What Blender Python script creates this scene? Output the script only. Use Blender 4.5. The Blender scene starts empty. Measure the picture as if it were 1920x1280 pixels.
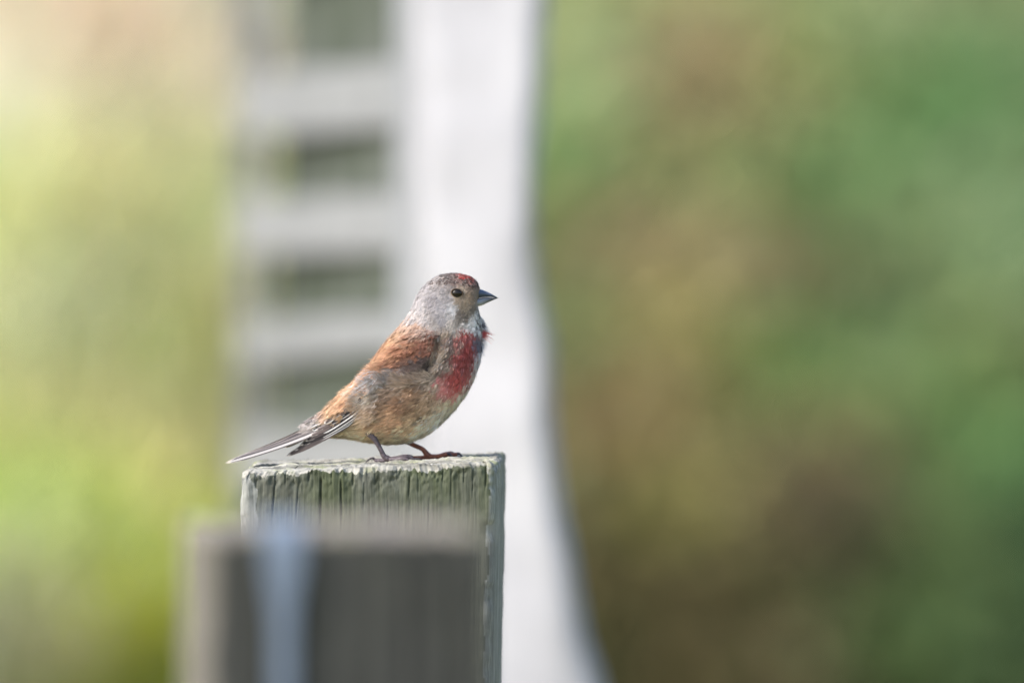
import bpy, math, random
import numpy as np
from mathutils import Vector, Matrix

# ------------------------------------------------------------------ camera, world, sun, exposure
scene = bpy.context.scene
COL = scene.collection
CAM_H = 1.45
PITCH = math.radians(2.0)
K = 36.0 / 1920.0 / 600.0            # tangent per photo pixel
Y0 = 7.2                             # distance of the bird
S = Y0 * K                           # metres per photo pixel at the bird

cam = bpy.data.cameras.new('camera')
cam.lens = 600.0
cam.sensor_width = 36.0
cam.clip_start = 0.1
cam.clip_end = 3000.0
cam.dof.use_dof = True
cam.dof.focus_distance = Y0 - 0.024
cam.dof.aperture_fstop = 5.6
cam_ob = bpy.data.objects.new('camera', cam)
COL.objects.link(cam_ob)
cam_ob.location = (0, 0, CAM_H)
cam_ob.rotation_euler = (math.pi / 2 - PITCH, 0, 0)
scene.camera = cam_ob

SUN_DIR = Vector((-0.66, -0.31, 0.69)).normalized()     # towards the sun
elev = math.asin(SUN_DIR.z)
world = bpy.data.worlds.new('World')
scene.world = world
world.use_nodes = True
wn = world.node_tree
bg = wn.nodes['Background']
sky = wn.nodes.new('ShaderNodeTexSky')
sky.sky_type = 'NISHITA'
sky.sun_disc = False
sky.sun_elevation = elev
sky.sun_rotation = math.atan2(SUN_DIR.x, SUN_DIR.y)
sky.air_density = 1.0
sky.dust_density = 2.5
sky.ozone_density = 1.0
wn.links.new(sky.outputs[0], bg.inputs[0])
bg.inputs[1].default_value = 0.15

sun = bpy.data.lights.new('sun', 'SUN')
sun.energy = 2.3
sun.angle = math.radians(1.5)
sun.color = (1.0, 0.965, 0.915)
sun_ob = bpy.data.objects.new('sun', sun)
COL.objects.link(sun_ob)
sun_ob.rotation_euler = (-SUN_DIR).to_track_quat('-Z', 'Y').to_euler()

scene.view_settings.view_transform = 'Standard'
scene.view_settings.look = 'None'
scene.view_settings.exposure = 0.95
scene.view_settings.gamma = 1.0
scene.view_settings.use_curve_mapping = False
scene.render.engine = 'CYCLES'
scene.cycles.use_denoising = True
scene.cycles.use_adaptive_sampling = False
scene.cycles.max_bounces = 6
scene.cycles.sample_clamp_indirect = 4.0

# ------------------------------------------------------------------ helpers
cp, sp = math.cos(PITCH), math.sin(PITCH)


def P(px, py, Y=Y0):
    """photo pixel -> world point on the vertical plane at distance Y"""
    x, y = (px - 960) * K, (640 - py) * K
    d = np.array([x, cp + y * sp, -sp + y * cp])
    return np.array([0, 0, CAM_H]) + d * (Y / d[1])


def PA(px, py, Y):
    px = np.asarray(px, float); py = np.asarray(py, float); Y = np.asarray(Y, float)
    x, y = (px - 960) * K, (640 - py) * K
    dy = cp + y * sp
    dz = -sp + y * cp
    return np.stack([x * Y / dy, Y + 0 * x, CAM_H + dz * Y / dy], -1)


def lin(c):
    c = np.asarray(c, float) / 255.0
    return np.where(c <= 0.04045, c / 12.92, ((c + 0.055) / 1.055) ** 2.4)


def tag(o, label=None, cat=None, group=None, kind=None):
    if label: o['label'] = label
    if cat: o['category'] = cat
    if group: o['group'] = group
    if kind: o['kind'] = kind
    return o


def empty(name, loc, parent=None):
    o = bpy.data.objects.new(name, None)
    COL.objects.link(o)
    o.location = loc
    o.empty_display_size = 0.05
    if parent: o.parent = parent
    return o


def mesh_object(name, verts, faces, mat, parent=None, smooth=True, colors=None, origin=None):
    """verts in world space; stored relative to origin (or the parent's world place)"""
    verts = np.asarray(verts, float)
    me = bpy.data.meshes.new(name)
    off = np.zeros(3) if origin is None else np.asarray(origin, float)
    v = verts - off
    if isinstance(faces, np.ndarray):
        nf, k = faces.shape
        me.vertices.add(len(v))
        me.vertices.foreach_set('co', v.astype(np.float32).ravel())
        me.loops.add(nf * k)
        me.loops.foreach_set('vertex_index', faces.astype(np.int32).ravel())
        me.polygons.add(nf)
        me.polygons.foreach_set('loop_start', np.arange(0, nf * k, k, dtype=np.int32))
        me.polygons.foreach_set('loop_total', np.full(nf, k, dtype=np.int32))
        me.update(calc_edges=True)
    else:
        me.from_pydata([tuple(p) for p in v], [], [tuple(f) for f in faces])
        me.update()
    if smooth:
        me.polygons.foreach_set('use_smooth', np.ones(len(me.polygons), dtype=bool))
    if colors is not None:
        a = me.color_attributes.new('col', 'FLOAT_COLOR', 'POINT')
        c = np.ones((len(v), 4), np.float32)
        c[:, :3] = colors
        a.data.foreach_set('color', c.ravel())
    for m in (mat if isinstance(mat, (list, tuple)) else [mat]):
        me.materials.append(m)
    o = bpy.data.objects.new(name, me)
    COL.objects.link(o)
    if parent is None:
        o.location = off
    else:
        o.parent = parent
        acc = np.zeros(3)
        q = parent
        while q:
            acc += np.array(q.location)
            q = q.parent
        o.location = off - acc
    return o


def grid_faces(nr, nc, wrap=False):
    r = np.arange(nr - 1)[:, None]
    c = np.arange(nc if wrap else nc - 1)[None, :]
    c2 = (c + 1) % nc
    a = r * nc + c; b = r * nc + c2; d = (r + 1) * nc + c2; e = (r + 1) * nc + c
    return np.stack([a, b, d, e], -1).reshape(-1, 4)


def vnoise(x, y, seed=0):
    """smooth 2-D value noise in -1..1"""
    x = np.asarray(x, float); y = np.asarray(y, float)
    xi = np.floor(x).astype(np.int64); yi = np.floor(y).astype(np.int64)
    fx = x - xi; fy = y - yi
    fx = fx * fx * (3 - 2 * fx); fy = fy * fy * (3 - 2 * fy)

    def h(a, b):
        n = (a * 374761393 + b * 668265263 + seed * 1442695041) & 0xffffffff
        n = ((n ^ (n >> 13)) * 1274126177) & 0xffffffff
        n = n ^ (n >> 16)
        return (n & 0xffff) / 32767.5 - 1.0
    return ((h(xi, yi) * (1 - fx) + h(xi + 1, yi) * fx) * (1 - fy)
            + (h(xi, yi + 1) * (1 - fx) + h(xi + 1, yi + 1) * fx) * fy)


def catmull(pts, n):
    pts = np.asarray(pts, float)
    m = len(pts)
    ext = np.vstack([2 * pts[0] - pts[1], pts, 2 * pts[-1] - pts[-2]])
    t = np.linspace(0, m - 1 - 1e-9, n)
    i = np.floor(t).astype(int); f = (t - i)[:, None]
    p0, p1, p2, p3 = ext[i], ext[i + 1], ext[i + 2], ext[i + 3]
    return 0.5 * (2 * p1 + (p2 - p0) * f + (2 * p0 - 5 * p1 + 4 * p2 - p3) * f ** 2 + (3 * p1 - p0 - 3 * p2 + p3) * f ** 3)


def nmat(name):
    m = bpy.data.materials.new(name)
    m.use_nodes = True
    nt = m.node_tree
    return m, nt, nt.nodes['Principled BSDF']


def add(nt, typ, **kw):
    n = nt.nodes.new(typ)
    for k, v in kw.items():
        if k.startswith('i_'):
            key = k[2:]
            n.inputs[int(key) if key.isdigit() else key].default_value = v
        else:
            setattr(n, k, v)
    return n


def ramp(nt, fac, stops, interp='LINEAR'):
    n = nt.nodes.new('ShaderNodeValToRGB')
    n.color_ramp.interpolation = interp
    els = n.color_ramp.elements
    while len(els) < len(stops): els.new(0.5)
    for e, (p, c) in zip(els, stops):
        e.position = p
        e.color = (*c, 1) if len(c) == 3 else c
    nt.links.new(fac, n.inputs[0])
    return n.outputs[0]


def mix(nt, fac, a, b, blend='MIX'):
    n = nt.nodes.new('ShaderNodeMix')
    n.data_type = 'RGBA'; n.blend_type = blend
    for sock, val in ((n.inputs[0], fac), (n.inputs[6], a), (n.inputs[7], b)):
        if hasattr(val, 'is_linked') or hasattr(val, 'links'):
            nt.links.new(val, sock)
        elif isinstance(val, (int, float)):
            sock.default_value = val
        else:
            sock.default_value = (*val, 1)
    return n.outputs[2]


def noise(nt, vec, scale, detail=4, rough=0.55, stretch=None):
    if stretch:
        mp = add(nt, 'ShaderNodeMapping')
        mp.inputs['Scale'].default_value = stretch
        nt.links.new(vec, mp.inputs[0])
        vec = mp.outputs[0]
    n = add(nt, 'ShaderNodeTexNoise')
    n.inputs['Scale'].default_value = scale
    n.inputs['Detail'].default_value = detail
    n.inputs['Roughness'].default_value = rough
    nt.links.new(vec, n.inputs['Vector'])
    return n.outputs['Fac']


def bump(nt, bsdf, h, strength, dist):
    b = add(nt, 'ShaderNodeBump')
    b.inputs['Strength'].default_value = strength
    b.inputs['Distance'].default_value = dist
    nt.links.new(h, b.inputs['Height'])
    nt.links.new(b.outputs[0], bsdf.inputs['Normal'])


def wood_side(name, c_dark, c_mid, c_light, moss, moss_amt, top_z, vert=True):
    m, nt, b = nmat(name)
    tc = add(nt, 'ShaderNodeTexCoord').outputs['Object']
    st = (1, 1, 0.035) if vert else (0.035, 1, 1)
    fine = noise(nt, tc, 1500, 3, 0.65, st)
    lines = noise(nt, tc, 620, 2, 0.5, (1, 1, 0.018) if vert else (0.018, 1, 1))
    mid = noise(nt, tc, 260, 4, 0.6, (1, 1, 0.06) if vert else (0.06, 1, 1))
    big = noise(nt, tc, 45, 3, 0.5, (1, 1, 0.35) if vert else (0.35, 1, 1))
    base = ramp(nt, mid, [(0.30, c_dark), (0.5, c_mid), (0.72, c_light)])
    fin = ramp(nt, fine, [(0.34, (0.34, 0.34, 0.33)), (0.5, (0.5, 0.5, 0.5)), (0.66, (0.67, 0.67, 0.65))])
    base = mix(nt, 0.75, base, fin, 'OVERLAY')
    base = mix(nt, 0.6, base, ramp(nt, lines, [(0.56, (1, 1, 1)), (0.66, (0.42, 0.42, 0.40))]), 'MULTIPLY')
    # blotches of mould, independent of the grain
    bl = noise(nt, tc, 160, 5, 0.7)
    blr = ramp(nt, bl, [(0.42, (0.42, 0.42, 0.42)), (0.62, (0.62, 0.62, 0.60))])
    base = mix(nt, 0.5, base, blr, 'OVERLAY')
    sep = add(nt, 'ShaderNodeSeparateXYZ')
    nt.links.new(tc, sep.inputs[0])
    zr = add(nt, 'ShaderNodeMapRange')
    zr.inputs['From Min'].default_value = top_z - 0.06
    zr.inputs['From Max'].default_value = top_z
    nt.links.new(sep.outputs[2], zr.inputs[0])
    mm = add(nt, 'ShaderNodeMath', operation='MULTIPLY')
    mr = ramp(nt, big, [(0.40, (0, 0, 0)), (0.62, (1, 1, 1))])
    nt.links.new(mr, mm.inputs[0]); nt.links.new(zr.outputs[0], mm.inputs[1])
    m2 = add(nt, 'ShaderNodeMath', operation='MULTIPLY')
    m2.inputs[1].default_value = moss_amt
    nt.links.new(mm.outputs[0], m2.inputs[0])
    base = mix(nt, m2.outputs[0], base, moss)
    nt.links.new(base, b.inputs['Base Color'])
    b.inputs['Roughness'].default_value = 0.9
    b.inputs['Specular IOR Level'].default_value = 0.2
    bump(nt, b, fine, 0.5, 0.0006)
    return m


def wood_end(name, a, bcol, c):
    m, nt, b = nmat(name)
    tc = add(nt, 'ShaderNodeTexCoord').outputs['Object']
    g = noise(nt, tc, 500, 4, 0.65, (0.35, 1, 1))
    rings = noise(nt, tc, 120, 3, 0.5, (0.12, 1, 1))
    base = ramp(nt, rings, [(0.35, a), (0.5, bcol), (0.7, c)])
    fr = ramp(nt, g, [(0.38, (0.3, 0.3, 0.3)), (0.5, (0.5, 0.5, 0.5)), (0.65, (0.66, 0.66, 0.64))])
    base = mix(nt, 0.8, base, fr, 'OVERLAY')
    al = noise(nt, tc, 70, 4, 0.6)
    base = mix(nt, ramp(nt, al, [(0.52, (0, 0, 0)), (0.68, (0.55, 0.55, 0.55))]), base, (0.26, 0.29, 0.11))
    nt.links.new(base, b.inputs['Base Color'])
    b.inputs['Roughness'].default_value = 0.95
    b.inputs['Specular IOR Level'].default_value = 0.15
    bump(nt, b, g, 0.5, 0.0006)
    return m


def attr_mat(name, rough=0.8, spec=0.2, sheen=0.0, transl=0.0):
    m, nt, b = nmat(name)
    a = add(nt, 'ShaderNodeVertexColor', layer_name='col')
    nt.links.new(a.outputs[0], b.inputs['Base Color'])
    b.inputs['Roughness'].default_value = rough
    b.inputs['Specular IOR Level'].default_value = spec
    b.inputs['Sheen Weight'].default_value = sheen
    if transl:
        t = add(nt, 'ShaderNodeBsdfTranslucent')
        nt.links.new(a.outputs[0], t.inputs[0])
        mx = add(nt, 'ShaderNodeMixShader', i_0=transl)
        nt.links.new(b.outputs[0], mx.inputs[1]); nt.links.new(t.outputs[0], mx.inputs[2])
        nt.links.new(mx.outputs[0], nt.nodes['Material Output'].inputs[0])
    return m


# ------------------------------------------------------------------ ground
gm, nt, b = nmat('meadow_soil')
tc = add(nt, 'ShaderNodeTexCoord').outputs['Object']
n1 = noise(nt, tc, 0.35, 4); n2 = noise(nt, tc, 6, 5)
base = ramp(nt, n1, [(0.38, (0.14, 0.15, 0.05)), (0.5, (0.20, 0.20, 0.08)), (0.62, (0.26, 0.23, 0.12))])
base = mix(nt, 0.5, base, ramp(nt, n2, [(0.35, (0.35, 0.35, 0.35)), (0.65, (0.65, 0.65, 0.6))]), 'OVERLAY')
nt.links.new(base, b.inputs['Base Color']); b.inputs['Roughness'].default_value = 1.0
b.inputs['Specular IOR Level'].default_value = 0.1
bump(nt, b, n2, 0.6, 0.05)
gx = np.concatenate([-np.geomspace(900, 3, 26), np.linspace(-2, 2, 9), np.geomspace(3, 900, 26)])
gy = np.concatenate([[-300, -60, -10], np.linspace(-2, 60, 90), np.geomspace(62, 1500, 30)])
GX, GY = np.meshgrid(gx, gy)


def ground_z(x, y):
    """flat in front, then a grassy bank facing the camera, then a plateau"""
    x = np.asarray(x, float); y = np.asarray(y, float)
    t = np.clip((y - 10.6) / 4.4, 0, 1)
    e = 0.06
    tt_ = np.where(t < e, t * t / (2 * e), np.where(t > 1 - e, 1 - e - (1 - t) ** 2 / (2 * e), t - e / 2))
    return 2.42 * tt_ + 0.02 * vnoise(x * 1.7, y * 1.7, 5) * (np.abs(x) < 40)


GZ = ground_z(GX, GY)
ground = mesh_object('ground', np.stack([GX, GY, GZ], -1).reshape(-1, 3), grid_faces(len(gy), len(gx)), gm)
tag(ground, 'open meadow ground with short pale grass', 'ground', kind='structure')

# ------------------------------------------------------------------ square timber posts
def make_post(name, ctr, hx, hy, rotz, top, seed, cracks, mats, dense=True, scallop=0.0012, height_fn=None, lit_edge=0.004, lean=0.0):
    """ctr: xy of the post axis; top: z of the top at the axis; height_fn(x,y) tilt of the sawn top.
    Front face looks to -Y. One closed mesh: sides and sawn top."""
    rad = 0.0035
    fs = 0.00035 if dense else 0.0012
    os_ = 0.0012 if dense else 0.004
    loop = []

    def side(a, b, step):
        n = max(2, int(math.hypot(b[0] - a[0], b[1] - a[1]) / step))
        for i in range(n):
            f = i / n
            loop.append((a[0] + (b[0] - a[0]) * f, a[1] + (b[1] - a[1]) * f))

    def corner(cx, cy, a0, a1):
        n = 6
        for i in range(n):
            a = a0 + (a1 - a0) * i / n
            loop.append((cx + rad * math.cos(a), cy + rad * math.sin(a)))
    side((-hx + rad, -hy), (hx - rad, -hy), fs); corner(hx - rad, -hy + rad, -math.pi / 2, 0)
    side((hx, -hy + rad), (hx, hy - rad), os_); corner(hx - rad, hy - rad, 0, math.pi / 2)
    side((hx - rad, hy), (-hx + rad, hy), os_); corner(-hx + rad, hy - rad, math.pi / 2, math.pi)
    side((-hx, hy - rad), (-hx, -hy + rad), os_); corner(-hx + rad, -hy + rad, math.pi, 1.5 * math.pi)
    L = np.array(loop)
    nxt = np.roll(L, -1, 0); prv = np.roll(L, 1, 0)
    tg = nxt - prv
    nr = np.stack([tg[:, 1], -tg[:, 0]], -1); nr /= np.linalg.norm(nr, axis=1)[:, None]
    s = np.concatenate([[0], np.cumsum(np.linalg.norm(nxt - L, axis=1))[:-1]])
    if dense:
        zz = np.concatenate([np.arange(0.0006, 0.05, 0.0007), np.arange(0.05, 0.115, 0.0016), np.linspace(0.115, top, 24)])
    else:
        zz = np.concatenate([np.arange(0.001, 0.06, 0.003), np.linspace(0.062, top, 24)])
    n = len(L)
    # top edge: ragged height per perimeter point
    tf = height_fn if height_fn else (lambda x, y: 0 * x)
    ztop_edge = tf(L[:, 0], L[:, 1]) + scallop * (vnoise(s * 150, 0 * s, seed) * 0.7 + 0.6 * vnoise(s * 560, 0 * s, seed + 1) + 0.55 * vnoise(s * 1500, 0 * s, seed + 8)) - 0.0012
    rows = []
    for dz in zz:
        w = math.exp(-dz / 0.012)
        z = ztop_edge * w + tf(L[:, 0], L[:, 1]) * (1 - w) * (1 if dz < 0.3 else 0) - dz
        g = (0.00010 * vnoise(s * 1100, dz * 14 + 0 * s, seed + 2) + 0.00014 * vnoise(s * 420, dz * 7 + 0 * s, seed + 3)
             + 0.0003 * vnoise(s * 70, dz * 5 + 0 * s, seed + 4) + 0.0010 * vnoise(s * 22, dz * 4 + 0 * s, seed + 9))
        g += 0.0005 * vnoise(s * 500, dz * 400 + 0 * s, seed + 5) * w
        # chips along the sawn edge
        g -= 0.0022 * w ** 3 * np.clip(0.2 + vnoise(s * 260, dz * 150 + 0 * s, seed + 6) + 0.5 * vnoise(s * 900, dz * 700 + 0 * s, seed + 16), 0, 1)
        cn = np.exp(-((np.abs(L[:, 0]) - hx) / 0.004) ** 2) * np.exp(-((np.abs(L[:, 1]) - hy) / 0.004) ** 2)
        g -= cn * 0.0016 * np.clip(0.2 + vnoise(np.sign(L[:, 0]) * 5.0 + 0 * s, dz * 110 + 0 * s, seed + 19) + 0.4 * vnoise(np.sign(L[:, 0]) * 9.0 + 0 * s, dz * 420 + 0 * s, seed + 20), 0, 1.3)
        for (s0, wd, dep, za, zb) in cracks:
            if za - 0.004 < dz < zb + 0.02:
                t = min(1, max(0, (dz - za + 0.003) / 0.003)) * min(1, max(0, (zb - dz) / (0.35 * (zb - za)) + 0.0))
                if t > 0:
                    sw = s0 + 0.0008 * float(vnoise(np.array([dz * 45]), np.array([s0 * 999]), seed + 7)[0])
                    g -= dep * t * np.exp(-np.abs((s - sw) / (wd * (0.4 + 0.6 * t))) ** 2.5)
        xy = L + nr * g[:, None]
        rows.append(np.column_stack([xy, z]))
    top0 = rows[0]
    cap = []
    rr = np.concatenate([np.linspace(0.995, 0.9, 24), np.linspace(0.893, 0.02, 75)]) if dense else np.linspace(0.98, 0.03, 20)
    for r in rr:
        xy = top0[:, :2] * r
        e = min(1.0, (1 - r) / 0.03)
        h = tf(xy[:, 0], xy[:, 1])
        nz = (0.0007 * vnoise(xy[:, 0] * 60, xy[:, 1] * 420, seed + 11) + 0.0006 * vnoise(xy[:, 0] * 300, xy[:, 1] * 900, seed + 12)
              + 0.0008 * vnoise(xy[:, 0] * 90, xy[:, 1] * 120, seed + 13) + 0.0003 * vnoise(xy[:, 0] * 1200, xy[:, 1] * 1500, seed + 14))
        z = h + nz * e + ztop_edge * (1 - e) - h * (1 - e)
        cap.append(np.column_stack([xy, z]))
    allr = cap[::-1] + rows
    V = np.concatenate(allr)
    F = grid_faces(len(allr), n, wrap=True)[:, ::-1]
    # centre and bottom closures
    V = np.vstack([V, [[0, 0, float(tf(np.zeros(1), np.zeros(1))[0])]]])
    ci = len(V) - 1
    tri = [(i, (i + 1) % n, ci) for i in range(n)]
    c, sn = math.cos(rotz), math.sin(rotz)
    R = np.array([[c, -sn, 0], [sn, c, 0], [0, 0, 1]])
    V[:, 0] += lean * np.clip(V[:, 2], -0.12, 0)
    V = V @ R.T + np.array([ctr[0], ctr[1], top])
    me = bpy.data.meshes.new(name)
    faces = [tuple(f) for f in F.tolist()] + tri
    o = None
    me.from_pydata((V - np.array([ctr[0], ctr[1], 0])).tolist(), [], faces)
    me.polygons.foreach_set('use_smooth', np.ones(len(me.polygons), dtype=bool))
    ncap = (len(cap)) * n
    mi = np.zeros(len(faces), dtype=np.int32)
    colx = np.arange(n)
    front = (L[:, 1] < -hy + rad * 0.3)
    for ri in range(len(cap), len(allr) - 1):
        lim = -hx + lit_edge + 0.003 * float(vnoise(np.array([ri * 0.11]), np.array([0.5]), seed + 17)[0])
        lim2 = hx - lit_edge * 0.55 + 0.0015 * float(vnoise(np.array([ri * 0.13]), np.array([7.5]), seed + 18)[0])
        mi[ri * n:(ri + 1) * n] = np.where(front & (L[:, 0] > lim) & (L[:, 0] < lim2), 0, 2)  # faces and edges outside the front strip take the painted-lit wood
    mi[:ncap] = 1; mi[len(F):] = 1
    for mm_ in mats: me.materials.append(mm_)
    me.polygons.foreach_set('material_index', mi)
    me.update()
    o = bpy.data.objects.new(name, me)
    COL.objects.link(o)
    o.location = (ctr[0], ctr[1], 0)
    return o


# the post under the bird ---------------------------------------------------
fl = P(446, 886, Y0 - 0.056); fr = P(919, 868, Y0 - 0.056)
HX = (fr[0] - fl[0]) / 2 + 0.0008
post_c = ((fl[0] + fr[0]) / 2 + 0.0035, Y0)
br = P(945, 848, Y0 + 0.056)
slope_x = (fr[2] - fl[2]) / (fr[0] - fl[0])
slope_y = (br[2] - fr[2] - slope_x * (br[0] - fr[0])) / 0.112
post_top = (fl[2] + fr[2]) / 2 + slope_y * 0.056 + slope_x * 0.0035
ptop_fn = lambda x, y: slope_x * x + slope_y * y


def post_z(x, y):
    return post_top + slope_x * (x - post_c[0]) + slope_y * (y - post_c[1])


side_m = wood_side('weathered_post_wood', (0.085, 0.09, 0.072), (0.125, 0.13, 0.108), (0.175, 0.178, 0.152), (0.06, 0.08, 0.022), 0.6, post_top)
lit_side_m = wood_side('lit_post_wood', (0.16, 0.165, 0.155), (0.27, 0.275, 0.265), (0.37, 0.375, 0.36), (0.25, 0.25, 0.15), 0.3, post_top)  # paler copy of the post wood: light painted into side faces and corners
end_m = wood_end('weathered_end_grain', (0.18, 0.175, 0.15), (0.31, 0.30, 0.265), (0.42, 0.405, 0.36))
cr = []
for (px, y0, y1, w, d) in [(494, 890, 985, 1.5, 5), (516, 888, 906, 1.5, 4), (540, 898, 985, 1.1, 3), (560, 884, 906, 2.0, 5),
                           (579, 904, 990, 2.1, 7), (619, 908, 1010, 1.8, 7), (640, 884, 915, 1.6, 4), (662, 905, 960, 1.0, 3), (683, 880, 900, 1.2, 3),
                           (725, 878, 900, 0.9, 2), (744, 896, 935, 1.6, 4), (765, 878, 930, 1.0, 3), (806, 872, 915, 1.1, 3), (826, 880, 960, 0.9, 2.5),
                           (845, 870, 912, 1.1, 3), (865, 885, 950, 0.8, 2.5), (892, 866, 915, 1.8, 6), (915, 900, 990, 1.0, 3), (520, 935, 1010, 0.7, 2),
                           (705, 930, 1000, 0.8, 2.2), (785, 935, 1005, 0.8, 2.2), (600, 888, 915, .8, 2)]:
    s0 = (px - 446) * S
    yt = 886 - (px - 446) * (18 / 473)
    cr.append((s0, w * S * 0.8, d * S * 1.2, max(0.0, (y0 - yt) * S), (y1 - yt) * S))
post = make_post('wooden_post', post_c, HX, 0.056, math.radians(-2.0), post_top, 21, cr, (side_m, end_m, lit_side_m), True, 0.0014, ptop_fn, 0.006, 0.02)
tag(post, 'weathered grey green square wooden post with cracked sides that the small bird stands on', 'post', 'row of square timber posts')

# the nearer post -----------------------------------------------------------
YN = 6.12
nl = P(384, 1003, YN - 0.05); nrr = P(922, 1003, YN - 0.05)
near_c = ((nl[0] + nrr[0]) / 2 - 0.006, YN)
near_top = nl[2] + 0.0015
near_side = wood_side('dark_post_wood', (0.042, 0.043, 0.039), (0.064, 0.064, 0.060), (0.090, 0.089, 0.085), (0.09, 0.09, 0.06), 0.3, near_top)
near_lit = wood_side('lit_near_wood', (0.15, 0.135, 0.12), (0.19, 0.175, 0.155), (0.23, 0.215, 0.19), (0.2, 0.2, 0.12), 0.2, near_top)  # near post wood made paler: sunlight on its other faces put into the colour
near_end = wood_end('pale_end_grain', (0.20, 0.175, 0.155), (0.27, 0.24, 0.215), (0.33, 0.30, 0.27))
npost = make_post('wooden_post', near_c, (nrr[0] - nl[0]) / 2, 0.05, math.radians(6.5), near_top, 77,
                  [(0.03, 0.001, 0.004, 0.0, 0.08), (0.07, 0.001, 0.004, 0.01, 0.12)], (near_side, near_end, near_lit), False, 0.001,
                  lambda x, y: 0.0 * x, 0.0002)
tag(npost, 'lower dark brown square wooden post with pale top and bluish strap', 'post', 'row of square timber posts')
sm, nt, b = nmat('galvanised_strap')
tc = add(nt, 'ShaderNodeTexCoord').outputs['Object']
nn = noise(nt, tc, 120, 4)
nt.links.new(ramp(nt, nn, [(0.35, (0.18, 0.225, 0.30)), (0.65, (0.235, 0.285, 0.37))]), b.inputs['Base Color'])
b.inputs['Roughness'].default_value = 0.55; b.inputs['Metallic'].default_value = 0.15
# strap: a bent strip on the front face, its head folded over the top
cs, sn = math.cos(math.radians(6.5)), math.sin(math.radians(6.5))
xs0 = (530 - 384) / (922 - 384) * (nrr[0] - nl[0]) - (nrr[0] - nl[0]) / 2
prof = [(0.012, 0.0045, 0.010), (0.003, 0.0042, 0.0103), (-0.0015, 0.0025, 0.0103), (-0.0035, -0.002, 0.010), (-0.004, -0.012, 0.0092), (-0.004, -0.03, 0.0078), (-0.004, -0.06, 0.0072), (-0.004, -0.2, 0.0078), (-0.004, -0.5, 0.0078)]
V = []
for (dy, dz, hw) in prof:
    for (ax, th) in ((-hw, 0), (hw, 0), (hw, 1), (-hw, 1)):
        yy = -0.05 + dy + (0.0024 * th if dy < 0 else 0)
        z = near_top + dz - (0.0024 * th if dy >= 0 else 0)
        x = xs0 + ax
        x = xs0 + ax * (0.72 if dz > -0.02 else 0.5)
        V.append((near_c[0] + cs * x - sn * yy, near_c[1] + sn * x + cs * yy, z))
F = [(0, 1, 2, 3)]
for i in range(len(prof) - 1):
    for j in range(4):
        F.append((i * 4 + j, i * 4 + 4 + j, i * 4 + 4 + (j + 1) % 4, i * 4 + (j + 1) % 4))
e = (len(prof) - 1) * 4
F.append((e + 3, e + 2, e + 1, e))
mesh_object('strap', V, F, sm, npost, smooth=False, origin=npost.location)

# ------------------------------------------------------------------ pale gatepost and slatted gate behind
YG = 8.45
pm, nt, b = nmat('white_limewash')
tc = add(nt, 'ShaderNodeTexCoord').outputs['Object']
n1 = noise(nt, tc, 30, 5, 0.6, (1, 1, 0.3)); n2 = noise(nt, tc, 300, 4, 0.6, (1, 1, 0.1))
base = ramp(nt, n1, [(0.34, (0.33, 0.33, 0.355)), (0.5, (0.40, 0.40, 0.43)), (0.64, (0.45, 0.45, 0.48))])
base = mix(nt, 0.3, base, ramp(nt, n2, [(0.35, (0.4, 0.4, 0.4)), (0.6, (0.55, 0.55, 0.55))]), 'OVERLAY')
nt.links.new(base, b.inputs['Base Color']); b.inputs['Roughness'].default_value = 0.85
bump(nt, b, n2, 0.5, 0.001)
edge = [(-900, 1020, 783), (-400, 1022, 780), (0, 1022, 776), (150, 1016, 776), (300, 1003, 776), (450, 1000, 783), (560, 1016, 790), (660, 1034, 796), (780, 1033, 796),
        (900, 1046, 793), (1050, 1073, 783), (1180, 1092, 768), (1280, 1122, 753), (1400, 1160, 733), (1900, 1200, 698), (3300, 1240, 678)]
ey = np.array([e[0] for e in edge]); er = np.array([e[1] for e in edge]); el = np.array([e[2] for e in edge])
pys = np.concatenate([np.arange(-900, 1400, 25), np.arange(1400, 3300, 80)])
V = []; na = 56
for py in pys:
    r = np.interp(py, ey, er); l = np.interp(py, ey, el)
    a = P(l, py, YG); c2 = P(r, py, YG)
    cx = (a[0] + c2[0]) / 2; hw = (c2[0] - a[0]) / 2
    z = a[2] if py < 3200 else -0.05
    t = np.linspace(0, 2 * np.pi, na, endpoint=False)
    # rough-hewn: a rounded square set a little askew
    ex = 0.36
    ux = np.sign(np.cos(t)) * np.abs(np.cos(t)) ** ex; uy = np.sign(np.sin(t)) * np.abs(np.sin(t)) ** ex
    bumpy = 1 + 0.03 * vnoise(t * 2.5, py / 130 + 0 * t, 31) + 0.015 * vnoise(t * 7, py / 60 + 0 * t, 32)
    V.append(np.stack([cx + hw * ux * bumpy + 0 * t, YG + 0.045 * uy * bumpy - 0.022 * ux, z + 0 * t], -1))
V = np.concatenate(V)
V[:, 2] = np.maximum(V[:, 2], -0.05)
F = [tuple(f) for f in grid_faces(len(pys), na, wrap=True)[:, ::-1].tolist()]
F.append(tuple(range(na))); F.append(tuple(reversed(range((len(pys) - 1) * na, len(pys) * na))))
gp = mesh_object('gatepost', V, F, pm, origin=(P(880, 600, YG)[0], YG, 0))
tag(gp, 'thick rough whitewashed gatepost flaring towards its base behind the bird', 'gatepost')

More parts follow.
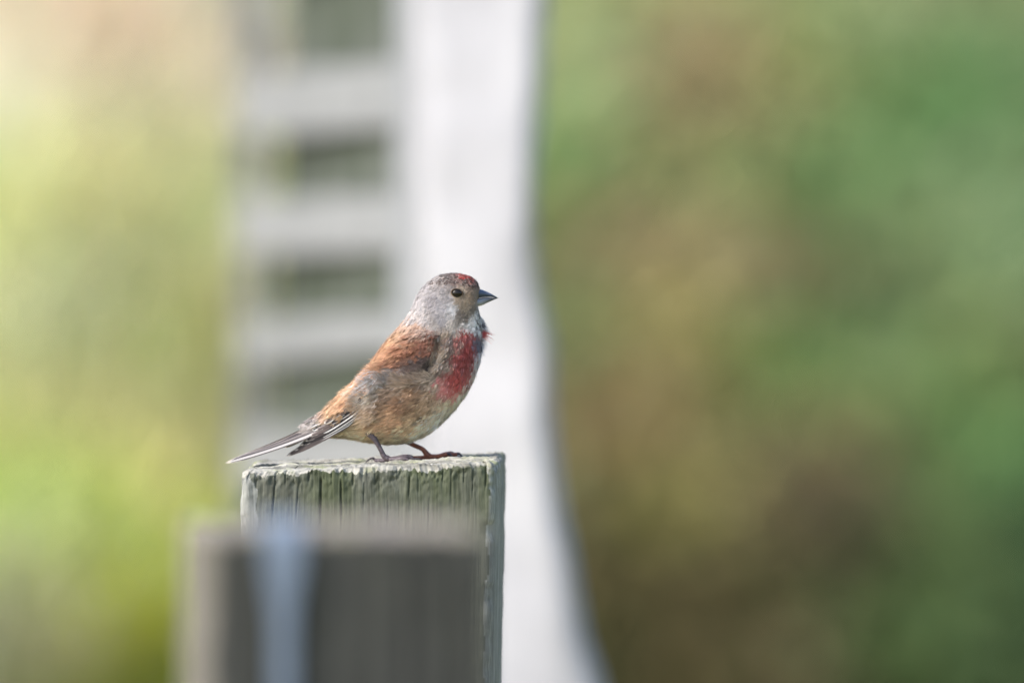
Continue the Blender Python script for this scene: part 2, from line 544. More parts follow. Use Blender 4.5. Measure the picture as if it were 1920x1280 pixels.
slat_m, nt, b = nmat('bleached_slat_wood')
tc = add(nt, 'ShaderNodeTexCoord').outputs['Object']
n1 = noise(nt, tc, 60, 4, 0.6, (0.1, 1, 1)); n2 = noise(nt, tc, 12, 3)
base = ramp(nt, n1, [(0.3, (0.23, 0.233, 0.242)), (0.5, (0.27, 0.273, 0.283)), (0.7, (0.31, 0.313, 0.324))])
base = mix(nt, 0.7, base, ramp(nt, add(nt, 'ShaderNodeObjectInfo').outputs['Random'], [(0, (0.82, 0.83, 0.82)), (1, (1.0, 1.0, 1.0))]), 'MULTIPLY')
base = mix(nt, 0.6, base, ramp(nt, n2, [(0.35, (0.72, 0.73, 0.72)), (0.6, (1.0, 1.0, 1.0))]), 'MULTIPLY')
nt.links.new(base, b.inputs['Base Color']); b.inputs['Roughness'].default_value = 0.85
bump(nt, b, n1, 0.4, 0.002)
board_m, nt, b = nmat('dark_green_board')
tc = add(nt, 'ShaderNodeTexCoord').outputs['Object']
n1 = noise(nt, tc, 14, 4); n2 = noise(nt, tc, 200, 4, 0.6, (1, 1, 0.06))
base = ramp(nt, n1, [(0.35, (0.038, 0.052, 0.028)), (0.5, (0.058, 0.07, 0.049)), (0.65, (0.105, 0.115, 0.10))])
nt.links.new(base, b.inputs['Base Color']); b.inputs['Roughness'].default_value = 0.9
bump(nt, b, n2, 0.4, 0.002)
gate = empty('slatted_gate', (P(600, 600, YG + 0.05)[0], YG + 0.05, 0))
tag(gate, 'slatted timber gate of pale horizontal rails hung beside the whitewashed gatepost', 'gate')


def slab(corners_f, thick, name, mat, parent, seed=0):
    """board from four front corners (world), extruded back along +Y, with softened edges"""
    c = np.array(corners_f)
    n = 14
    V = []
    ch = 0.0025
    for i in range(n + 1):
        f = i / n
        top = c[0] * (1 - f) + c[1] * f; bot = c[3] * (1 - f) + c[2] * f
        w = 0.0012 * float(vnoise(np.array([f * 5.0]), np.array([seed * 3.7]), 3)[0])
        up = np.array([0, 0, 1.0]); bk = np.array([0, 1.0, 0])
        top = top + up * w; bot = bot + up * w * 0.6
        V += [top - up * ch, top + bk * ch, top + bk * (thick - ch), top - up * ch + bk * thick,
              bot + up * ch + bk * thick, bot + bk * (thick - ch), bot + bk * ch, bot + up * ch]
    F = [tuple(f) for f in grid_faces(n + 1, 8, wrap=True).tolist()]
    F.append(tuple(reversed(range(8)))); F.append(tuple(range(n * 8, n * 8 + 8)))
    return mesh_object(name, V, F, mat, parent, smooth=False, origin=c.mean(0))


YS0, YS1 = YG + 0.03, YG + 0.8      # right (near) and left (far) end of the slats
for i, (yr0, yr1, yl0, yl1, xl) in enumerate([(-380, -255, -360, -235, 440), (-150, -20, -130, 0, 440), (105, 252, 128, 272, 442), (357, 488, 362, 492, 440), (572, 672, 596, 697, 448), (795, 930, 795, 930, 442),
                                              (1040, 1160, 1040, 1160, 445), (1280, 1400, 1280, 1400, 445)]):
    if i == 1:
        yr0, yr1, yl0, yl1 = -190, -75, -180, -65
    yr0, yl0, yr1, yl1 = yr0 + 13, yl0 + 13, yr1 - 13, yl1 - 13
    slab([P(xl, yl0, YS1), P(770, yr0, YS0), P(770, yr1, YS0), P(xl, yl1, YS1)], 0.018, 'slat', slat_m, gate, i)
slab([P(560, -450, YS1 - 0.06), P(770, -450, YS0 + 0.03), P(770, 1500, YS0 + 0.03), P(470, 1500, YS1 + 0.02)], 0.02, 'back_board', board_m, gate, 9)
slab([P(442, -470, YS1 + 0.021), P(492, -470, YS1 + 0.021), P(492, 3300, YS1 + 0.021), P(442, 3300, YS1 + 0.021)], 0.03, 'gate_stile', slat_m, gate, 12)
batten_m, nt, b = nmat('grey_batten_wood')
tc = add(nt, 'ShaderNodeTexCoord').outputs['Object']
n1 = noise(nt, tc, 60, 4, 0.6, (1, 1, 0.1))
nt.links.new(ramp(nt, n1, [(0.3, (0.40, 0.402, 0.415)), (0.7, (0.45, 0.452, 0.465))]), b.inputs['Base Color'])
b.inputs['Roughness'].default_value = 0.85
slab([P(736, -880, YG - 0.012), P(830, -880, YG - 0.012), P(840, 1700, YG - 0.012), P(740, 1700, YG - 0.012)], 0.03, 'batten', batten_m, gp, 15)

# ------------------------------------------------------------------ vegetation
leaf_m = attr_mat('leaf', 0.7, 0.2, 0.0, 0.15)
stem_m, nt, b = nmat('stem')
tc = add(nt, 'ShaderNodeTexCoord').outputs['Object']
nt.links.new(ramp(nt, noise(nt, tc, 30), [(0.35, (0.06, 0.045, 0.025)), (0.65, (0.14, 0.10, 0.06))]), b.inputs['Base Color'])
b.inputs['Roughness'].default_value = 0.9


def leaves(rng, pos, size, cols, up=0.3, wide=0.3):
    """folded leaf blades (4 tris each) at pos"""
    n = len(pos)
    d = rng.normal(size=(n, 3)); d[:, 2] += up; d /= np.linalg.norm(d, axis=1)[:, None]
    q = rng.normal(size=(n, 3)); w = np.cross(d, q); w /= np.linalg.norm(w, axis=1)[:, None]
    nn = np.cross(d, w)
    sz = size * rng.uniform(0.6, 1.3, n)[:, None]
    a = pos; t = pos + d * sz; m = pos + d * sz * 0.5 - nn * sz * 0.12
    l = pos + d * sz * 0.45 + w * sz * wide; r = pos + d * sz * 0.45 - w * sz * wide
    V = np.stack([a, l, m, r, t], 1).reshape(-1, 3)
    i = np.arange(n)[:, None] * 5
    F = np.concatenate([i + np.array([[0, 2, 1]]), i + np.array([[0, 3, 2]]), i + np.array([[1, 2, 4]]), i + np.array([[2, 3, 4]])])
    return V, F, np.repeat(cols, 5, axis=0)


def tube(pts, radii, n=6):
    pts = np.asarray(pts, float)
    V = []
    for i, p in enumerate(pts):
        t = pts[min(i + 1, len(pts) - 1)] - pts[max(i - 1, 0)]
        t = t / (np.linalg.norm(t) + 1e-12)
        ref = np.array([0, 1.0, 0]) if abs(t[1]) < 0.9 else np.array([1.0, 0, 0])
        u = np.cross(t, ref); u /= np.linalg.norm(u); v = np.cross(t, u)
        for k in range(n):
            a = 2 * math.pi * k / n
            V.append(p + radii[i] * (u * math.cos(a) + v * math.sin(a)))
    F = [tuple(f) for f in grid_faces(len(pts), n, wrap=True).tolist()]
    F.append(tuple(reversed(range(n)))); F.append(tuple(range((len(pts) - 1) * n, len(pts) * n)))
    return V, F


def join(parts):
    V = []; F = []
    for v, f in parts:
        o = len(V); V += list(v); F += [tuple(i + o for i in g) for g in f]
    return V, F


# small plants on the bank: photo pixel of each, and its leaf tone as it looks in that light
RIGHT = """1080,60,150,160,115 1170,50,165,168,120 1300,60,162,160,118 1400,40,160,162,118 1500,100,150,160,108 1560,60,125,145,98 1650,30,138,145,105 1760,40,138,142,105 1880,60,125,138,98
1070,170,145,158,115 1180,130,158,158,118 1350,110,165,152,115 1520,150,145,155,105 1300,160,152,138,105 1640,130,125,142,98 1720,120,128,145,105 1850,140,120,140,98
1070,280,132,158,110 1140,270,135,135,95 1250,240,138,122,90 1320,260,132,120,86 1450,210,150,142,102 1540,250,130,142,95 1680,230,112,138,88 1770,240,94,124,78 1850,220,108,138,88 1900,270,110,138,92
1080,360,125,148,98 1200,350,128,130,88 1300,330,130,126,86 1420,330,125,128,86 1480,390,118,138,88 1560,370,122,140,96 1650,360,115,138,95 1780,330,94,126,80 1860,400,115,138,95
1080,440,118,138,85 1180,450,138,132,95 1300,450,135,138,96 1450,420,120,140,90 1580,440,110,135,84 1620,470,112,128,85 1760,460,122,140,98 1880,480,125,145,105
1080,520,122,122,88 1200,520,144,130,98 1350,510,138,132,98 1450,540,128,128,90 1560,550,120,122,86 1680,560,118,135,92 1850,550,125,145,105
1080,600,118,122,85 1230,600,146,138,92 1350,600,137,125,90 1550,620,120,118,85 1720,600,122,138,95 1880,620,125,142,100
1080,700,112,128,82 1230,700,148,138,88 1300,730,144,135,86 1400,690,125,130,85 1540,730,98,130,74 1600,750,104,130,78 1700,720,112,132,90 1820,720,112,125,80 1900,760,115,130,80
1120,790,128,122,88 1210,840,150,120,90 1180,890,142,122,88 1280,800,138,128,86 1400,810,120,130,82 1500,810,122,132,82 1620,830,120,128,85 1780,830,105,125,78 1880,880,96,128,78
1110,930,120,118,85 1250,930,130,118,80 1350,940,125,120,80 1450,920,118,120,82 1560,930,122,110,80 1680,920,110,122,78 1880,960,88,122,76
1090,1030,85,88,60 1200,1000,115,112,70 1300,1020,120,118,66 1450,1000,112,106,75 1560,1010,100,84,68 1500,1050,100,90,68 1680,1000,105,118,75 1800,1020,98,112,72 1900,1050,80,100,68
1130,1120,95,85,55 1250,1120,100,92,58 1400,1120,95,92,58 1560,1080,88,80,62 1650,1110,80,92,55 1800,1120,82,98,60 1900,1150,75,98,62
1140,1220,75,72,45 1280,1230,85,78,50 1400,1230,92,85,58 1550,1220,82,88,58 1680,1220,75,92,52 1800,1220,72,88,52 1900,1240,72,90,58"""
LEFT = """20,40,215,200,165 120,40,212,195,160 230,30,208,198,160 330,40,208,212,170 400,30,212,215,178 60,130,210,198,160 180,130,217,190,154 260,130,222,195,157 350,150,212,198,160
40,250,208,208,172 120,250,210,205,168 230,240,224,202,161 330,240,217,200,163 40,340,198,208,160 150,330,208,205,158 230,330,210,205,158 320,360,200,205,150
40,420,192,205,140 110,430,192,202,136 200,420,205,200,138 330,430,185,200,138 40,520,185,200,133 120,500,188,195,128 200,490,200,200,136 340,500,178,190,130
60,600,185,192,140 210,610,156,172,104 330,580,175,188,130 390,620,185,190,138 40,690,180,190,140 120,680,160,172,125 220,680,153,172,104 350,690,170,175,108
60,790,172,185,125 180,800,178,185,125 330,780,168,175,110 400,780,165,170,115 60,890,172,182,115 180,880,180,185,128 300,900,175,180,120
30,980,169,192,102 130,1010,174,192,108 250,1000,191,198,121 40,1080,164,185,102 130,1100,178,190,130 250,1100,164,180,82 30,1180,159,170,108 120,1190,178,188,135 250,1180,162,178,68
30,1250,144,153,113 120,1260,164,168,123 260,1250,142,158,51"""
RP = np.array([[float(v) for v in t.split(',')] for t in RIGHT.split()])
LP = np.array([[float(v) for v in t.split(',')] for t in LEFT.split()])
BANK_GAIN = 1.4


def on_bank(px, py):
    """where the line of sight of a pixel meets the bank"""
    y_lo, y_hi = 9.0, 15.5
    for _ in range(45):
        m_ = (y_lo + y_hi) / 2
        p = P(px, py, m_)
        if p[2] > float(ground_z(p[0], m_)): y_lo = m_
        else: y_hi = m_
    return P(px, py, y_lo)


def bank_tone(rgb, mean):
    c = lin(rgb); m_ = mean
    return np.clip(m_ + (c - m_) * 1.05, 0.012, 0.85)


KIND_OF = {   # species -> (description, leaf length, leaves, uprightness)
    'straw_grass': ('dry straw coloured grass tuft', 0.075, 300, 1.8),
    'lime_grass': ('yellow green grass tuft', 0.070, 300, 1.8),
    'dock_plant': ('rusty brown dock plant', 0.034, 150, 0.6),
    'olive_herb': ('olive leafy herb', 0.030, 170, 0.5),
    'green_herb': ('fresh green leafy herb', 0.030, 170, 0.5),
    'dark_herb': ('deep green herb', 0.030, 170, 0.5),
}


def bank_plant(px, py, rgb, mean, side, seed):
    rng_ = np.random.default_rng(seed)
    R_, G_, B_ = rgb
    if side == 'L':
        kind = 'straw_grass' if (R_ >= G_ - 2) else 'lime_grass'
    elif R_ > G_ + 3:
        kind = 'dock_plant'
    elif G_ < 101:
        kind = 'dark_herb'
    elif G_ > R_ + 14:
        kind = 'green_herb'
    else:
        kind = 'olive_herb'
    label, size, n_, upr = KIND_OF[kind]
    base = on_bank(px, py + (165 if 'grass' in kind else 95))
    lum = 0.3 * R_ + 0.6 * G_ + 0.1 * B_
    cut = (150, 185) if side == 'L' else (105, 128)
    shade = ('dark ', '', 'pale ')[int(lum > cut[0]) + int(lum > cut[1])]
    up_ = ('high on the bank', 'halfway up the bank', 'low on the bank')[int(py > 380) + int(py > 800)]
    if side == 'L':
        by_ = 'just past the gate stile' if px > 270 else ('a little beyond the gate stile' if px > 150 else 'well beyond the gate stile')
    else:
        by_ = 'close to the gatepost' if px < 1230 else ('a little away from the gatepost' if px < 1480 else ('far from the gatepost' if px < 1720 else 'farthest from the gatepost'))
    label = shade + label + ' ' + up_ + ' ' + by_
    root = empty(kind, base)
    tag(root, label, 'grass tuft' if 'grass' in kind else 'plant', kind.replace('_', ' ').replace('grass', 'grass tuft') + 's on the bank', 'thing')
    r_ = rng_.normal(size=(n_, 3)) * np.array([0.028, 0.024, 0.020])
    pos = base + r_ + np.array([0, -0.012, 0.032])
    pos[:, 2] = np.maximum(pos[:, 2], ground_z(pos[:, 0], pos[:, 1]) + 0.004)
    tone = bank_tone(rgb, mean) * BANK_GAIN * (np.array([1.03, 0.93, 1.10]) if side == 'L' else np.array([0.95, 0.945, 0.92]))
    cl = tone * rng_.uniform(0.85, 1.15, n_)[:, None] * (1 + rng_.normal(size=(n_, 3)) * 0.06)
    Vl, Fl_, cv_ = leaves(rng_, pos, size, np.clip(cl, 0.01, 0.85), upr, 0.09 if 'grass' in kind else 0.27)
    mesh_object('foliage', Vl, Fl_, leaf_m, root, smooth=False, colors=cv_, origin=base)
    parts_ = []
    for k in range(7):
        e_ = pos[rng_.integers(0, n_)]
        b0 = base + np.array([rng_.uniform(-.008, .008), rng_.uniform(-.008, .008), -0.01])
        parts_.append(tube([b0, (b0 + e_) / 2 + rng_.normal(size=3) * 0.004, e_], [0.0022, 0.0016, 0.0008], 5))
    Vs, Fs = join(parts_)
    mesh_object('stem', Vs, Fs, stem_m, root, origin=base)


RM, LM = lin(RP[:, 2:]), lin(LP[:, 2:])
for side, A in (('R', RP), ('L', LP)):
    lc = lin(A[:, 2:])
    for i, row in enumerate(A):
        d2 = (A[:, 0] - row[0]) ** 2 + (A[:, 1] - row[1]) ** 2
        w_ = np.exp(-d2 / (2 * 170.0 ** 2))
        bank_plant(row[0], row[1], row[2:], (lc * w_[:, None]).sum(0) / w_.sum(), side, 400 + i + (500 if side == 'L' else 0))
        if row[1] > 1160 and side == 'R':
            bank_plant(row[0] + 40, row[1] + 105, row[2:], (lc * w_[:, None]).sum(0) / w_.sum(), side, 1400 + i)

# grass between the plants, one mass
rng = np.random.default_rng(7)
nb = 105000
nbk = 90000
gy_ = np.concatenate([rng.uniform(11.6, 13.3, 55000), rng.uniform(10.9, 14.6, nbk - 55000), rng.uniform(4.5, 10.9, nb - nbk)])
gx_ = np.concatenate([rng.uniform(-0.6, 0.6, 55000), rng.uniform(-1.3, 1.3, nbk - 55000), rng.uniform(-2.0, 2.0, nb - nbk)])
gz_ = ground_z(gx_, gy_)
hh = rng.uniform(0.02, 0.07, nb)
zt = gz_ + hh * 0.6
ppx = 960 + gx_ / gy_ / K
ang_ = np.arctan2(zt - CAM_H, gy_) + PITCH
ppy = 640 - np.tan(ang_) / K
allp = np.vstack([RP, LP])
gc = np.zeros((nb, 3))
for a in range(0, nb, 10000):
    d2 = (np.clip(ppx[a:a + 10000, None], -60, 1980) - allp[None, :, 0]) ** 2 + (np.clip(ppy[a:a + 10000, None], -60, 1340) - allp[None, :, 1]) ** 2 + 30.0 ** 2
    w_ = d2 ** -2.0
    gc[a:a + 10000] = (w_ @ lin(allp[:, 2:])) / w_.sum(1)[:, None]
gc = np.clip(gc * BANK_GAIN * np.where((gx_ < 0)[:, None], [[1.0, 0.95, 0.97]], [[0.96, 0.94, 0.96]]) * rng.uniform(0.88, 1.12, nb)[:, None], 0.01, 0.85)
ang = rng.uniform(0, 2 * np.pi, nb); w = rng.uniform(0.0015, 0.0035, nb)
base = np.stack([gx_, gy_, gz_ - 0.01], -1)
sd = np.stack([np.cos(ang), np.sin(ang), 0 * ang], -1) * w[:, None]
ln = rng.normal(size=(nb, 3)) * 0.45; ln[:, 2] = 1
V = np.stack([base - sd, base + sd, base + ln * (hh * 0.6)[:, None] + sd * 0.7, base + ln * (hh * 0.6)[:, None] - sd * 0.7,
              base + ln * hh[:, None] + ln * np.array([.4, .4, -.1]) * hh[:, None]], 1).reshape(-1, 3)
i = np.arange(nb)[:, None] * 5
F = np.concatenate([i + np.array([[0, 1, 2]]), i + np.array([[0, 2, 3]]), i + np.array([[3, 2, 4]])])
grass = mesh_object('bank_grass', V, F, leaf_m, smooth=False, colors=np.repeat(gc, 5, axis=0))
tag(grass, 'short grass covering the bank and the ground between the plants', 'grass', kind='stuff')

# ------------------------------------------------------------------ the bird (a small finch)
bird_base = np.array([P(760, 862)[0], Y0, post_z(P(760, 862)[0], Y0)])
bird = empty('finch', bird_base)
tag(bird, 'small brown finch with grey head and crimson breast standing on a weathered post', 'bird')


def B(u, v, lat):
    """bird drawing coordinates (photo px, lateral px away from the camera) -> world"""
    p = PA(u, v, np.full(np.shape(u), Y0))
    p[..., 1] += np.asarray(lat) * S
    return p


ST = [  # top u,v   bottom u,v   half width
    (901, 543, 891, 573, 13.5), (893, 527, 896, 581, 25), (877, 517, 900, 592, 32), (850, 512.5, 903, 604, 37),
    (822, 517, 905, 616, 40), (797, 534, 905, 629, 42), (781, 557, 903, 645, 45), (769, 585, 902, 662, 51),
    (751, 611, 897, 684, 59), (732, 634, 888, 709, 65), (713, 659, 873, 739, 68), (695, 686, 850, 769, 68),
    (680, 704, 820, 799, 65), (663, 720, 784, 821, 58), (645, 737, 740, 831, 49), (628, 754, 700, 828, 38),
    (612, 768, 660, 821, 27), (595, 780, 622, 818, 18), (577, 791, 588, 816, 11)]
st = catmull(ST, 110)
NA = 96
th = np.linspace(0, 2 * np.pi, NA, endpoint=False)
mid = (st[:, 0:2] + st[:, 2:4]) / 2
half = (st[:, 0:2] - st[:, 2:4]) / 2
ct, sn_ = np.cos(th), np.sin(th)
cw = np.sign(ct) * np.abs(ct) ** 0.95
sw = np.sign(sn_) * np.abs(sn_) ** 0.9
UV = mid[:, None, :] + half[:, None, :] * cw[None, :, None]
LAT = -st[:, 4][:, None] * sw[None, :]
U = UV[..., 0]; Vv = UV[..., 1]
# close the ends
U = np.vstack([np.full((1, NA), 899.0), U, np.full((1, NA), 574.0)])
Vv = np.vstack([np.full((1, NA), 558.0), Vv, np.full((1, NA), 804.0)])
LAT = np.vstack([np.zeros((1, NA)), LAT, np.zeros((1, NA))])
NR = U.shape[0]

CP = [
    # crown
    (845, 514, 140, 120, 112), (860, 513, 160, 105, 98), (872, 516, 185, 70, 66), (884, 522, 200, 78, 72), (891, 531, 130, 98, 88), (874, 526, 128, 96, 88), (855, 525, 135, 112, 104), (836, 522, 150, 138, 132), (820, 521, 166, 156, 152),
    (870, 535, 150, 128, 112), (888, 537, 128, 105, 90),
    # head
    (800, 545, 164, 157, 157), (785, 570, 172, 165, 165), (815, 560, 152, 144, 146), (830, 550, 158, 150, 150), (830, 572, 165, 158, 160), (842, 560, 160, 152, 153), (850, 580, 208, 203, 203), (853, 573, 195, 190, 190), (840, 588, 172, 165, 165), (865, 585, 116, 104, 94), (872, 574, 138, 122, 102),
    (880, 552, 140, 118, 94), (869, 543, 166, 146, 124), (846, 545, 142, 132, 128), (890, 547, 134, 115, 96), (860, 562, 152, 132, 112), (885, 578, 124, 112, 98), (878, 563, 150, 130, 106), (866, 596, 130, 120, 110), (874, 590, 120, 108, 96),
    # throat
    (897, 585, 190, 185, 182), (898, 596, 212, 208, 206), (893, 608, 215, 212, 212), (884, 602, 206, 201, 198), (872, 608, 186, 178, 172), (903, 606, 195, 192, 196), (880, 612, 200, 192, 190),
    # nape and neck side
    (775, 592, 182, 172, 168), (800, 598, 172, 164, 162), (818, 606, 160, 150, 144), (848, 606, 175, 165, 155), (830, 595, 160, 152, 152),
    # mantle
    (763, 612, 194, 160, 134), (750, 630, 190, 138, 96), (735, 650, 184, 126, 82), (715, 675, 190, 132, 86), (700, 695, 186, 128, 84), (680, 712, 190, 136, 92), (785, 612, 184, 146, 120), (745, 655, 178, 118, 76), (725, 685, 176, 120, 80), (800, 612, 176, 148, 128),
    # wing coverts
    (808, 632, 126, 76, 56), (800, 645, 132, 82, 60), (785, 655, 142, 88, 60), (775, 638, 172, 110, 72), (760, 652, 166, 102, 64), (745, 672, 160, 100, 66), (782, 682, 88, 72, 66), (800, 674, 76, 62, 58), (765, 675, 120, 82, 64),
    # breast side
    (828, 640, 148, 122, 96), (824, 665, 172, 152, 128), (838, 628, 146, 126, 104), (850, 618, 170, 155, 140), (818, 690, 158, 138, 118), (838, 655, 150, 128, 106), (850, 640, 150, 118, 104), (836, 680, 160, 136, 116),
    # crimson
    (873, 622, 178, 52, 52), (868, 640, 165, 52, 54), (880, 650, 160, 38, 44), (870, 662, 160, 40, 46), (880, 672, 168, 46, 52), (858, 672, 160, 50, 54), (865, 688, 164, 42, 50), (850, 696, 182, 66, 68), (860, 710, 178, 50, 54), (838, 708, 196, 108, 100), (838, 722, 205, 120, 110), (872, 704, 178, 58, 60), (852, 724, 186, 72, 70), (848, 736, 208, 140, 126), (884, 690, 180, 64, 66), (876, 716, 186, 74, 70), (884, 634, 170, 48, 52),
    # breast edge
    (896, 632, 130, 110, 118), (898, 645, 110, 108, 122), (901, 662, 196, 192, 200), (896, 682, 205, 196, 196), (889, 706, 210, 198, 192), (880, 728, 212, 202, 188), (866, 744, 206, 190, 166),
    # flank and belly
    (822, 712, 172, 150, 128), (800, 706, 150, 130, 112), (812, 738, 165, 134, 102), (782, 730, 150, 114, 82), (762, 716, 162, 138, 116), (740, 700, 146, 138, 136), (765, 700, 135, 126, 122), (712, 704, 190, 186, 188), (692, 722, 200, 192, 188), (705, 730, 150, 132, 112), (690, 748, 180, 162, 140), (690, 768, 178, 150, 116), (730, 740, 128, 104, 84), (725, 760, 142, 110, 80), (758, 755, 136, 100, 70), (790, 768, 172, 140, 102), (830, 758, 194, 168, 136), (848, 752, 204, 184, 152), (842, 772, 208, 198, 178), (812, 795, 208, 194, 168), (772, 798, 180, 152, 114), (745, 780, 165, 128, 92), (730, 795, 162, 126, 90), (700, 798, 166, 140, 104), (680, 790, 176, 150, 114), (660, 800, 166, 146, 112), (672, 815, 182, 168, 138), (715, 820, 176, 156, 120), (750, 822, 188, 172, 140), (790, 813, 200, 186, 160), (640, 810, 162, 146, 112), (612, 812, 160, 146, 116),
    # lower back
    (650, 738, 196, 144, 98), (632, 755, 190, 142, 100), (615, 772, 170, 140, 118), (600, 782, 150, 140, 136), (660, 755, 180, 128, 86), (585, 796, 160, 150, 145),
]
CP = np.array(CP, float)
CPc = lin(CP[:, 2:])
CPc = CPc * 0.76 + CPc.mean(1, keepdims=True) * 0.24      # sampled tones are a little more vivid than the feathers
mant_ = (CP[:, 2] > CP[:, 3] + 40) & (CP[:, 3] > 95) & (CP[:, 0] < 800)
CPc[mant_] *= np.array([1.0, 1.12, 1.15])
reds_ = CP[:, 2] > CP[:, 3] * 2
CPc[reds_] = CPc[reds_] * np.array([1.0, 1.05, 0.85]) + np.array([0.0, 0.018, 0.016])
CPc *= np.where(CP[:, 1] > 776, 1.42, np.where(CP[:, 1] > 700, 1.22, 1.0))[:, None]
PL_GAIN = 1.17


def idw(u, v, pts, vals, power=5.0, soft=3.0):
    out = np.zeros((len(u), vals.shape[1]))
    for a in range(0, len(u), 20000):
        d2 = (u[a:a + 20000, None] - pts[None, :, 0]) ** 2 + (v[a:a + 20000, None] - pts[None, :, 1]) ** 2 + soft ** 2
        w = d2 ** (-power / 2)
        out[a:a + 20000] = (w @ vals) / w.sum(1)[:, None]
    return out


def paint(u, v):
    wob = 3.0
    uu = u + wob * vnoise(u / 7, v / 7, 41); vv = v + wob * vnoise(u / 7, v / 7, 42)
    return idw(uu, vv, CP[:, :2], CPc) * PL_GAIN


feather_m = attr_mat('plumage', 0.75, 0.15, 0.15, 0.22)
skin_m = attr_mat('plumage_base', 0.85, 0.1)
bodyc = paint(U.ravel(), Vv.ravel()) * 0.8
body_pts = B(U.ravel(), Vv.ravel(), LAT.ravel())
body = mesh_object('body', body_pts, grid_faces(NR, NA, wrap=True), skin_m, bird, colors=bodyc, origin=bird_base)

# near-side lateral of the body at a drawing position
nearm = LAT.ravel() < -0.5
NU, NV, NL = U.ravel()[nearm], Vv.ravel()[nearm], LAT.ravel()[nearm]


def blat(u, v):
    u = np.atleast_1d(np.asarray(u, float)); v = np.atleast_1d(np.asarray(v, float))
    out = np.zeros(len(u))
    for a in range(0, len(u), 2000):
        d2 = (u[a:a + 2000, None] - NU) ** 2 + (v[a:a + 2000, None] - NV) ** 2 + 0.5
        w = d2 ** -3
        out[a:a + 2000] = (w @ NL) / w.sum(1)
    return out


# the folded wing as a raised shell on each side
WP = np.array([(827, 625), (812, 616), (790, 616), (765, 624), (742, 646), (716, 673), (692, 699), (664, 724), (642, 742), (624, 760), (610, 780), (618, 800), (645, 790), (664, 766), (684, 738), (708, 716), (740, 706), (770, 704), (797, 696), (814, 672)], float)


def poly_sd(u, v, poly):
    """signed distance, positive inside"""
    d = np.full(len(u), 1e9); inside = np.zeros(len(u), bool)
    n = len(poly)
    for i in range(n):
        a, b2 = poly[i], poly[(i + 1) % n]
        e = b2 - a
        t = np.clip(((u - a[0]) * e[0] + (v - a[1]) * e[1]) / (e @ e), 0, 1)
        d = np.minimum(d, np.hypot(u - a[0] - t * e[0], v - a[1] - t * e[1]))
        c = ((a[1] > v) != (b2[1] > v)) & (u < (b2[0] - a[0]) * (v - a[1]) / (b2[1] - a[1] + 1e-12) + a[0])
        inside ^= c
    return np.where(inside, d, -d)


def wing_lat(u, v):
    sd = poly_sd(u, v, WP)
    return blat(u, v) - (-2.0 + 8.0 * np.clip(sd / 7.0, 0, 1) ** 0.6)


gu, gv = np.meshgrid(np.arange(606, 832, 2.0), np.arange(612, 804, 2.0))
sd = poly_sd(gu.ravel(), gv.ravel(), WP)
ok = (sd > -1.5)
wl = wing_lat(gu.ravel(), gv.ravel())
idx = -np.ones(ok.shape, int); idx[ok] = np.arange(ok.sum())
fq = grid_faces(gu.shape[0], gu.shape[1])
fq = fq[ok[fq].all(1)]
fq = idx[fq]
wu, wv, wlat = gu.ravel()[ok], gv.ravel()[ok], wl[ok]
wcol = paint(wu, wv) * 0.8
# flow of the plumage
FL = np.array([
    (890, 528, -.8, -.6), (868, 516, -1, -.15), (848, 513, -1, .1), (818, 521, -.85, .5), (795, 540, -.65, .75), (778, 570, -.45, .9), (850, 545, -1, .1), (850, 572, -.9, .45), (820, 590, -.7, .7), (870, 560, -.9, .3), (880, 575, -.5, .85),
    (893, 580, .1, 1), (904, 606, .25, 1), (880, 600, -.2, 1), (850, 605, -.35, .95), (880, 640, -.05, 1), (860, 680, -.25, 1), (895, 660, .05, 1), (880, 720, -.5, .95), (850, 730, -.6, .8), (825, 650, -.55, .85), (815, 685, -.75, .65),
    (800, 790, -.9, .5), (740, 822, -1, .15), (780, 740, -.9, .45), (760, 715, -.95, .1), (735, 700, -.95, -.22), (705, 715, -.9, -.25), (690, 740, -.9, .2), (700, 790, -.95, .35), (840, 765, -.75, .7), (690, 760, -.95, .3),
    (750, 625, -.6, .8), (715, 670, -.68, .74), (680, 712, -.74, .68), (640, 745, -.76, .64), (640, 812, -1, .12), (600, 800, -.95, .35), (790, 605, -.5, .86), (780, 650, -.75, .66), (795, 675, -.85, .45), (765, 680, -.85, .4)], float)


def flow(u, v):
    f = idw(u, v, FL[:, :2], FL[:, 2:], 3.0, 6.0)
    return f / np.linalg.norm(f, axis=1)[:, None]


rng = np.random.default_rng(11)


def surf_sample(pu, pv, pl, faces, n):
    """area-weighted points on a quad surface in drawing units: position and normal"""
    Q = np.stack([pu, pv, pl], -1)
    tri = np.concatenate([faces[:, [0, 1, 2]], faces[:, [0, 2, 3]]])
    a, b2, c2 = Q[tri[:, 0]], Q[tri[:, 1]], Q[tri[:, 2]]
    cr_ = np.cross(b2 - a, c2 - a); ar = np.linalg.norm(cr_, axis=1)
    k = rng.choice(len(tri), n, p=ar / ar.sum())
    r1, r2 = rng.uniform(size=n), rng.uniform(size=n)
    s1 = np.sqrt(r1)
    p = a[k] * (1 - s1)[:, None] + b2[k] * (s1 * (1 - r2))[:, None] + c2[k] * (s1 * r2)[:, None]
    nn = cr_[k] / (ar[k][:, None] + 1e-9)
    return p, nn


